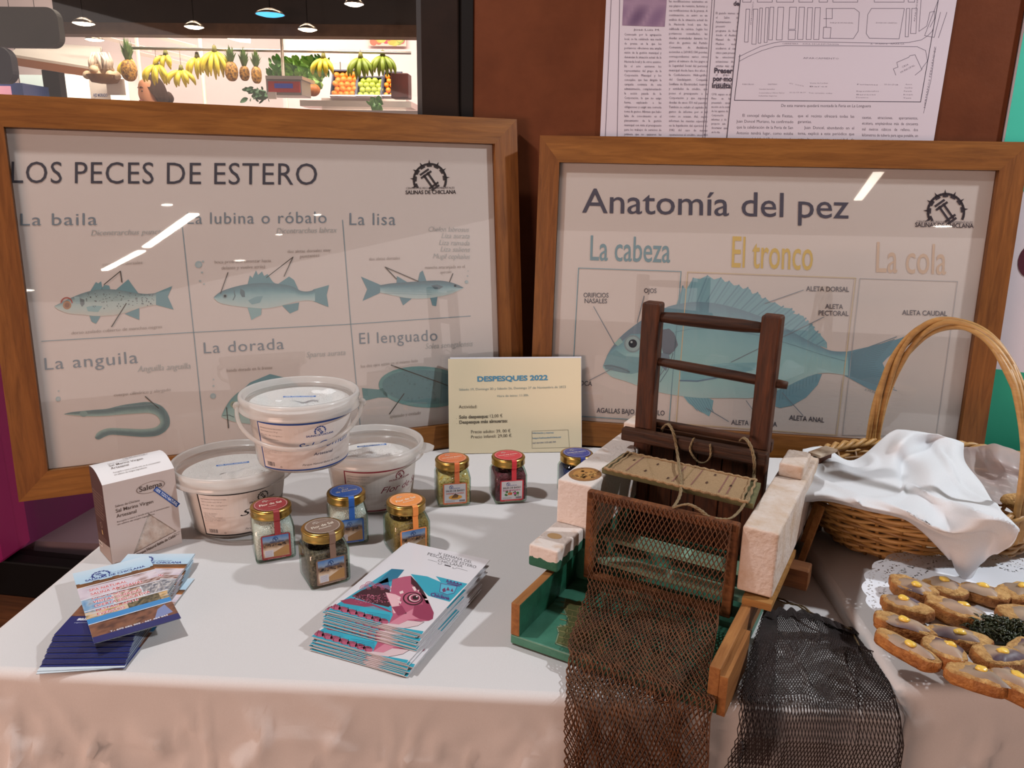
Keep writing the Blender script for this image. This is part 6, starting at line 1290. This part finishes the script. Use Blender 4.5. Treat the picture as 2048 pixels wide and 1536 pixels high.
# bananas
M_ban = mat('banana_skin', '#d9b52e', '#b9b838', rough=.45, nscale=9, contrast=.3); M_bang = mat('green_banana_skin', '#8f9a2e', '#5f7a24', rough=.45, nscale=9, contrast=.3); M_stem = mat('banana_stem', '#6d6a2c', rough=.7)
def bananas(px, py, w_, h_, Y, n, m, label, flip=1):
    p = at(px, py, Y); s = Y/1540*1.03; t = thing('banana_bunch', label, 'bananas', p, rnd(-.3, .3), 'banana bunches on the rail'); W_, H_ = w_*s, h_*s
    MB().tube([(0, 0, H_*.5+.03), (0, 0, H_*.42)], [.012, .022], 8).build('stem', M_stem, t)
    if py < 190: MB().tube([(0, 0, H_*.5+.03), (0, 0, max(H_*.5+.04, at(px, 100, 6.15).z-p.z))], .002, 4).build('string', M_rope, t)
    for i in range(n):
        u = (i/(n-1)-.5)*2; row = (i % 2)
        tip = V((u*W_*.5, -.02-row*.035, -H_*.5*(1-.35*abs(u))+row*.012)); top = V((u*.02, -.004, H_*.42)); mid = (tip+top)/2+V((u*W_*.22, -.035-row*.02, H_*.06))
        pts = [top*(1-q)**2+mid*2*q*(1-q)+tip*q*q for q in [j/8 for j in range(9)]]; r = .017
        MB().tube(pts, [r*.45, r*.8, r, r*1.08, r*1.08, r, r*.85, r*.55, r*.25], 7).build('banana', m, t)
for a in ((315, 150, 46, 40, 6.15, 6, M_ban, 'yellow banana bunch hanging beside the dark haired shopkeeper'), (333, 126, 42, 30, 6.19, 6, M_ban, 'ripe banana bunch hanging higher, between two lower yellow bunches'), (364, 158, 56, 34, 6.13, 7, M_ban, 'yellow banana bunch spread wide at right of the shopkeeper'), (396, 136, 34, 40, 6.17, 5, M_ban, 'yellow banana bunch left of the brightest one'), (431, 130, 54, 52, 6.12, 9, M_ban, 'brightest big banana bunch left of the three pineapples'),
          (648, 136, 42, 36, 6.14, 7, M_ban, 'pale yellow banana bunch over the leafy greens'), (722, 138, 44, 42, 6.14, 7, M_bang, 'greenish banana bunch over the green apples'), (766, 133, 44, 40, 6.17, 7, M_bang, 'darkest green banana bunch at the right end of the rail'), (262, 140, 44, 40, 6.35, 4, M_ban, 'bananas half hidden behind the large pineapple')): bananas(*a)
# pineapples
M_pine = mat('pineapple_skin', '#bd8a36', '#5a3a14', rough=.6, nscale=60, bump=.8, bscale=70, contrast=.1); M_cr = mat('pineapple_leaf', '#6f8a4a', '#42602f', rough=.5, nscale=20)
def pineapple(px, py, w_, h_, Y, label, ch):
    p = at(px, py, Y); s = Y/1540*1.03; t = thing('pineapple', label, 'pineapple', p, rnd(0, 3), 'pineapples on the rail'); R_, H_ = w_*s/2, h_*s
    def f(d): return 1
    mb = MB(); n, m_ = 24, 16
    def g(u, v):
        th = 2*pi*u; ph = pi*(v-.5); e = .72; c = cos(ph)**e if cos(ph) > 1e-6 else 0; k_ = 1+.05*cos(th*8+v*26)*cos(th*8-v*26)*c
        return (R_*c*cos(th)*k_, R_*c*sin(th)*k_, H_/2*sin(ph))
    mb.grid(g, n, m_); mb.build('fruit', M_pine, t)
    cm = MB()
    for i in range(22):
        a = i*2.4; q = i/22; L_ = ch*s*(.45+.55*q); o_ = R_*.55*(1-q)+.006; tip = V((cos(a)*(o_+L_*.42*(1-q)), sin(a)*(o_+L_*.42*(1-q)), H_*.46+L_)); b0 = V((cos(a)*R_*.22, sin(a)*R_*.22, H_*.46)); md = (b0+tip)/2+V((0, 0, L_*.1))
        x = V((-sin(a), cos(a), 0))*.012
        cm.add([tuple(b0-x), tuple(b0+x), tuple(md+x*.9), tuple(md-x*.9), tuple(tip)], [(0, 1, 2, 3), (3, 2, 4)], 0, True)
    cm.build('crown', M_cr, t)
    if py > 100: MB().tube([(0, 0, H_*.5), (0, 0, at(px, 100, 6.15).z-p.z)], .002, 4).build('string', M_rope, t)
for a in ((258, 141, 28, 38, 6.12, 'large pineapple hanging alone at the left of the rail', 44), (463, 143, 23, 34, 6.1, 'leftmost pineapple in the row of three beside the bright bananas', 32), (489, 147, 18, 26, 6.15, 'small middle pineapple in the row of three', 36), (513, 150, 19, 30, 6.1, 'rightmost pineapple in the row of three, left of the scale', 32)): pineapple(*a)
# pale bundle of garlic
p = at(206, 140, 6.15); s = 6.15/1540*1.03; t = thing('garlic_bundle', 'pale bundle of garlic hanging left of the large pineapple', 'garlic', p)
gm = mat('garlic_skin', '#d9c4a6', '#b08f66', rough=.6, nscale=30, contrast=.3)
for i in range(16):
    a = rnd(0, 2*pi); r = rnd(.0, 34)*s; MB().ball((r*cos(a), -abs(r*sin(a))*.5, rnd(-12, 6)*s), (.034, .034, .028), 10, 8, 0, lambda d: 1+.25*max(0, d.z)**3).build('garlic_bulb', gm, t)
mb = MB()
for i in range(26):
    a = rnd(0, 2*pi); b0 = V((rnd(-20, 20)*s, rnd(-.05, 0), 0)); mb.tube([b0, b0+V((rnd(-5, 5)*s, 0, 14*s)), b0*.6+V((rnd(-6, 6)*s, 0, 30*s))], [.012, .012, .003], 5)
mb.build('stalks', mat('garlic_stalk', '#e0d2c2', '#c2ae98', rough=.7, nscale=20), t); MB().tube([(0, 0, 20*s), (0, 0, at(206, 96, 6.15).z-p.z)], .003, 4).build('string', M_rope, t)
MB().lathe([(.02, -.10), (.09, -.09), (.12, -.05), (.125, -.04)], 20).build('basket_bowl', W2, t)
# scale
t = thing('market_scale', 'silver hanging market scale with red front and blue display', 'scale', (0, 0, 0)); Y = 5.55
bx('body', 533, 158, 602, 190, Y, .22, mat('scale_metal', '#8f8a88', rough=.35, metal=.6), parent=t, bv=.006); bx('tray', 531, 152, 604, 158, Y-.03, .3, M_st, parent=t)
bx('red_panel', 537, 163, 599, 184, Y-.012, .012, mat('scale_red', '#c2342c', rough=.4), parent=t); bx('display', 549, 167, 585, 176, Y-.018, .008, glow('scale_display', '#2a3a8a', .5), parent=t)
a = at(567, 152, Y+.1); MB().tube([a, (a.x, a.y, 3.74)], .012, 8).build('pole', M_st, t)
# crates and loose fruit
M_or = mat('orange_peel', '#e08a2c', '#d4701c', rough=.45, nscale=30, bump=.2, bscale=300); M_ap = mat('green_apple', '#b5bf4e', '#94a838', rough=.35, nscale=12)
def crate(x0, y0, x1, y1, Y, label, m_fr, fr, flabel, fgroup, dia, rows, cols):
    a, b = at(x0, y1, Y), at(x1, y0, Y); W_ = b.x-a.x; Hh = b.z-a.z; tl_ = radians(62); Ls = Hh/sin(tl_)
    M = MX.Translation(a) @ MX.Rotation(tl_, 4, 'X')
    t = thing('fruit_crate', label, 'crate', M=M); mm = mat('crate_navy', '#2b2d48', rough=.5)
    MB().box((0, 0, -.10), (W_, Ls, -.085)).build('bottom', mm, t)
    for lo, hi in (((0, 0, -.085), (.012, Ls, 0)), ((W_-.012, 0, -.085), (W_, Ls, 0)), ((0, Ls-.012, -.085), (W_, Ls, 0))): MB().box(lo, hi).build('side', mm, t)
    MB().box((0, -.012, -.10), (W_, 0, .006)).build('front_lip', mat('crate_lip', '#d8d0d6', rough=.4), t)
    f0 = None
    for r in range(rows):
        for c in range(cols):
            q = M @ V((W_*(c+.5+(.25 if r % 2 else -.1))/cols*.92+.01, Ls*(r+.5)/rows*.95, -.03+rnd(-.008, .012)))
            if f0 is None:
                f0 = MB().ball((0, 0, 0), (dia/2, dia/2, dia*.47), 14, 10, 0, lambda d: 1-.12*max(0, abs(d.z)-.85)).build(fr, m_fr); o = f0
            else: o = f0.copy(); COL.objects.link(o)
            o.location = q; o.rotation_euler = (rnd(0, 3), rnd(0, 3), 0); tag(o, flabel, fr.replace('_', ' '), fgroup)
crate(660, 136, 710, 190, 6.7, 'dark crate of oranges under a white card', M_or, 'orange', 'orange in the dark crate under the left white card', 'oranges in the crate', .058, 5, 4)
crate(711, 150, 762, 190, 6.7, 'dark crate of green apples beside the oranges', M_ap, 'green_apple', 'green apple in the crate right of the oranges', 'green apples in the crate', .054, 4, 4)
crate(763, 140, 800, 190, 6.72, 'dark crate of mandarins at the right end of the shelf', mat('mandarin_peel', '#e8962e', '#dd7c1c', rough=.45, nscale=30), 'mandarin', 'mandarin in the rightmost crate', 'mandarins in the crate', .046, 5, 3)
o = bx('punnet_box', 782, 146, 816, 196, 6.2, .15, mat('dark_red_box', '#3a1d1a', '#5a2420', rough=.5, nscale=12), 'dark red box standing at the right end of the fruit shelf', 'box', bv=.008)
o = bx('fruit_stand', 652, 198, 812, 400, 6.72, .7, mat('stand_cream', '#cbbab4', rough=.5), 'pale stand carrying the crates of fruit', 'stand')
for v_ in o.data.vertices:
    if v_.co.z < 1.5: v_.co.z = FZ
for i in (2, 3):
    q = bpy.data.objects['price_card.00%d' % i]; v_ = [c for c in q.data.vertices]; cx_ = sum(c.co.x for c in v_)/8; z0 = min(c.co.z for c in v_); MB().box((cx_-.004, 6.9, z0-.30), (cx_+.004, 6.906, z0+.01)).build('holder', M_st, q)
# greens
def leafy(px, py, w_, h_, Y, n, m, name, label, cat, up=.6):
    p = at(px, py, Y); s = Y/1540*1.03; mb = MB()
    for i in range(n):
        a = rnd(0, 2*pi); x = rnd(-.5, .5)*w_*s; z = rnd(-.5, .2)*h_*s; L_ = rnd(.25, .5)*h_*s; d = V((rnd(-.6, .6), rnd(-.7, .1), up+rnd(-.5, .5))).normalized(); sd = d.cross(V((rnd(-.4, .4), -1, rnd(-.4, .4)))).normalized()*L_*rnd(.16, .30)
        b0 = V((x, rnd(-.08, .05), z)); vs = []
        for j in range(6):
            q = j/5; c = b0+d*L_*q+V((0, -.5*L_*q*q*.5, -.25*L_*q*q)); wq = sin(pi*min(1, q*.92+.06))**.7
            vs += [tuple(c-sd*wq+V((0, -.01, 0))), tuple(c), tuple(c+sd*wq+V((0, -.01, 0)))]
        mb.add(vs, [(3*j+k_, 3*j+k_+1, 3*j+k_+4, 3*j+k_+3) for j in range(5) for k_ in (0, 1)], 0, True)
    mb.ball((0, .03, -h_*s*.2), (w_*s*.38, .07, h_*s*.3), 16, 10, 0, lambda d: 1+.2*NZ.noise(d*3))
    o = mb.build(name, m, loc=p); return tag(o, label, cat)
M_g1 = mat('lettuce_leaf', '#94b862', '#6b9446', rough=.5, nscale=14, contrast=.3); M_g2 = mat('chard_leaf', '#5c8f48', '#3f7034', rough=.45, nscale=14, contrast=.3)
leafy(562, 138, 40, 44, 6.5, 60, mat('celery_leaf', '#7ba862', '#55894a', rough=.5, nscale=14), 'celery_bunch', 'upright green celery bunch behind the scale', 'celery', 1.2)
leafy(604, 138, 50, 50, 6.5, 80, M_g1, 'lettuce', 'pale green leafy lettuce above the right end of the scale', 'lettuce'); leafy(636, 132, 40, 40, 6.6, 60, M_g2, 'chard_bunch', 'darker green leafy bunch between lettuce and pale bananas', 'chard'); leafy(628, 160, 36, 36, 6.4, 50, M_g1, 'cabbage', 'green cabbage leaves above the cut pumpkin', 'cabbage')
leafy(518, 182, 36, 30, 6.2, 30, mat('broccoli_green', '#5a7a5a', '#3f5f45', rough=.7, nscale=30), 'broccoli', 'grey green broccoli left of the scale', 'broccoli', .2); leafy(752, 208, 26, 36, 5.66, 18, M_g2, 'leek_bundle', 'dark green leek bundle below the green apples', 'leeks', 1.0)
p = at(626, 180, 6.3); mb = MB(); mb.ball((0, 0, 0), (.055, .05, .045), 30, 12, 0, lambda d: 1+.05*cos(atan2(d.y, d.x)*10)); o = mb.build('pumpkin', mat('pumpkin_skin', '#c9772a', '#a85a1c', rough=.5, nscale=20), loc=p); tag(o, 'small orange pumpkin right of the scale', 'pumpkin')
o = bx('fruit_picture', 737, 66, 812, 92, 7.66, .01, mat('picture_base', '#cbb0a8', rough=.5), 'long picture of fruit on the stall back wall', 'picture')
k = Ink(); a, b = at(739, 90, 7.65), at(810, 68, 7.65)
for i in range(26): k.circ((rnd(a.x+.03, b.x-.03), rnd(a.z+.03, b.z-.03)), rnd(.015, .04), random.choice(['#c06a5a', '#d0a050', '#8a9a50', '#b04a60', '#c8b060']), 1+i*.02, n=12)
k.build('picture_print', o, lambda u, v, h: (u, 7.658-h, v))
# shopkeeper
Y = 6.45; hp = at(303, 187, Y); s = 1.0
pn_ = thing('person', 'shopkeeper with dark hair tied back, looking left, behind the hanging bananas', 'person', (hp.x, hp.y, FZ), radians(-42))
hz = hp.z-FZ; Hs = hz/.93
ring = [(.0, .13, .10), (.03, .15, .11), (.45*Hs, .17, .125), (.53*Hs, .175, .125), (.60*Hs, .145, .105), (.70*Hs, .165, .115), (.77*Hs, .185, .11), (.805*Hs, .17, .095), (.825*Hs, .09, .07), (.84*Hs, .055, .055), (.865*Hs, .053, .056), (.875*Hs, .056, .066), (.885*Hs, .062, .082), (.90*Hs, .068, .092), (.92*Hs, .072, .096), (.945*Hs, .076, .099), (.97*Hs, .074, .096), (.985*Hs, .062, .078), (.997*Hs, .035, .045), (1.0*Hs, .004, .004)]
def fc(z, th):
    """face relief on the front (-y) of the head"""
    k_ = 0; t = (z/Hs-.875)/.125; fx = sin(th); fr_ = -cos(th) if False else 0
    return 0
vs = []; cl = []; n = 32
for i, (z, rx, ry) in enumerate(ring):
    for j in range(n):
        th = 2*pi*j/n; x = rx*cos(th); y = ry*sin(th); f_ = max(0, -sin(th))
        t = (z/Hs-.872)/.128; sk = '#b07a5c'; col = '#6a5a66' if z < .815*Hs else sk
        if t > 0:
            nose = max(0, 1-abs(cos(th))/.22)*f_; y -= .020*nose*max(0, 1-abs(t-.36)/.16); y += .008*max(0, 1-abs(abs(cos(th))-.38)/.16)*f_*max(0, 1-abs(t-.52)/.09)
            y -= .007*max(0, 1-abs(cos(th))/.3)*f_*max(0, 1-abs(t-.17)/.06)
        vs.append((x, y, z)); cl.append(lin(col))
mb = MB(); mb.add(vs, [(i*n+j, i*n+(j+1) % n, (i+1)*n+(j+1) % n, (i+1)*n+j) for i in range(len(ring)-1) for j in range(n)], 0, True, cl)
for sg in (-1, 1):
    sh = V((sg*.155, 0, .785*Hs)); el = V((sg*.235, .02, .60*Hs)); wr = V((sg*.20, -.16, .52*Hs))
    pts = [sh, (sh*2+el)/3, (sh+el*2)/3, el, (el*2+wr)/3, (el+wr*2)/3, wr]; mb.tube(pts, [.058, .052, .046, .041, .037, .031, .026], 12, col=lin('#6a5a66'))
    for q in range(4): 
        b0 = wr+V((sg*(-.022+q*.014), -.03, 0)); mb.tube([wr+V((sg*(-.018+q*.012), 0, 0)), b0+V((0, -.03, -.006)), b0+V((0, -.058-.006*(q in (1, 2)), -.022))], [.010, .009, .006], 6, col=lin('#b07a5c'))
    mb.tube([wr, wr+V((-sg*.035, -.03, -.004)), wr+V((-sg*.05, -.055, -.012))], [.012, .010, .007], 6, col=lin('#b07a5c'))
    ea = V((sg*.076, .006, .925*Hs)); mb.ball(tuple(ea), (.008, .016, .026), 8, 6, col=lin('#b07a5c'))
pb = mb.build('body', inkmat('skin_and_clothes', .6, .3), pn_); subsurf(pb, 1)
hm_ = MB()
def hf(u, v):
    th = 2*pi*u; f_ = -sin(th); g = (f_+1)/2
    rim = .830+.140*max(0, min(1, (g-.15)/.75))**1.2; rim = rim if g < .93 else .970
    z = rim+(1.015-rim)*v; q = max(0, (z-.90)/.115); k_ = sqrt(max(0, 1-q**2.2)); low = .88 if z < .90 else 1
    n_ = 1+.03*sin(th*14)
    return ((.092*k_*low)*cos(th)*n_, .014+(.112*k_*low)*sin(th)*n_, z*Hs)
hm_.grid(hf, 48, 18); hm_.ball((0, .125, .915*Hs), (.045, .05, .05), 14, 10, 0, lambda d: 1+.1*NZ.noise(d*4)); hm_.build('hair', mat('dark_hair', '#3a251b', '#22150f', rough=.7, nscale=80, stretch=(4, 4, .5), spec=.15), pn_)
fz = .872*Hs; ih = .128*Hs
fe = MB()
for sg in (-1, 1): fe.ball((sg*.030, -.082, fz+ih*.50), (.011, .008, .006), 10, 8)
fe.build('eyes', mat('eye_dark', '#2a1c18', rough=.2), pn_)
eb = MB()
for sg in (-1, 1): eb.tube([(sg*.015, -.094, fz+ih*.61), (sg*.03, -.091, fz+ih*.64), (sg*.048, -.080, fz+ih*.62)], [.003, .004, .002], 5)
eb.build('eyebrows', mat('dark_hair', '#2c1d18'), pn_); MB().tube([(-.022, -.088, fz+ih*.175), (0, -.098, fz+ih*.18), (.022, -.088, fz+ih*.175)], [.003, .006, .003], 6).build('lips', mat('lips', '#8a4a42', rough=.4), pn_)
# ================================================================ hall lamps mirrored in the poster glazing
def reflect(px, py, o, n_, zz):
    p = hit(px, py, n_, o); d = (p-CAM).normalized(); r = d-n_*2*d.dot(n_); return p+r*((zz-p.z)/r.z)
ZL = 4.20; GL = oL+nL*(DEPTH+.0045); GR = oR+nR*(DEPTH+.0045)
def tube_fix(a, b, w_, s, label):
    d = (b-a).normalized(); x = d.cross(V((0, 0, 1))); t = thing('ceiling_tube_lamp', label, 'lamp', (0, 0, 0))
    MB().bar(a+V((0, 0, .03)), b+V((0, 0, .03)), w_*1.4, .03).build('housing', mat('lamp_housing', '#b0aaa4', rough=.5), t); MB().bar(a, b, w_, .025).build('tube', glow('hall_tube_%d' % s, '#fff3e4', s), t)
P_ = [reflect(x, y, GL, nL, ZL) for x, y in ((210, 540), (283, 502), (293, 494), (388, 428))]
tube_fix(P_[0], P_[1], .20, 60, 'far half of the long tube lamp mirrored in the left poster'); tube_fix(P_[2], P_[3], .20, 60, 'near half of the long tube lamp mirrored in the left poster')
P_ = [reflect(x, y, GR, nR, ZL) for x, y in ((1757, 345), (1716, 400))]; tube_fix(P_[0], P_[1], .22, 16, 'single tube lamp mirrored in the right poster')
def spot_fix(px, py, g, n_, r, s, label):
    p = reflect(px, py, g, n_, ZL); t = thing('ceiling_spot_lamp', label, 'lamp', p)
    MB().lathe([(.001, .035), (r*1.1, .034), (r*1.15, -.02), (r*1.0, -.02), (r, 0)], 20).build('housing', mat('lamp_housing', '#b0aaa4'), t); MB().lathe([(r*1.0, -.016), (r*.6, -.022), (.001, -.024)], 20).build('lens', glow('hall_spot_%d' % s, '#fff3e4', s), t)
for a in ((334, 408, GL, nL, .10, 60, 'square spot mirrored above the long tube in the left poster'), (480, 520, GL, nL, .17, 30, 'round spot mirrored beside the bass drawing in the left poster'), (635, 428, GL, nL, .09, 40, 'spot mirrored in the bass heading of the left poster'), (558, 468, GL, nL, .09, 40, 'spot mirrored below the bass heading in the left poster'), (1885, 452, GR, nR, .32, 40, 'round spot mirrored under the emblem of the right poster')): spot_fix(*a)
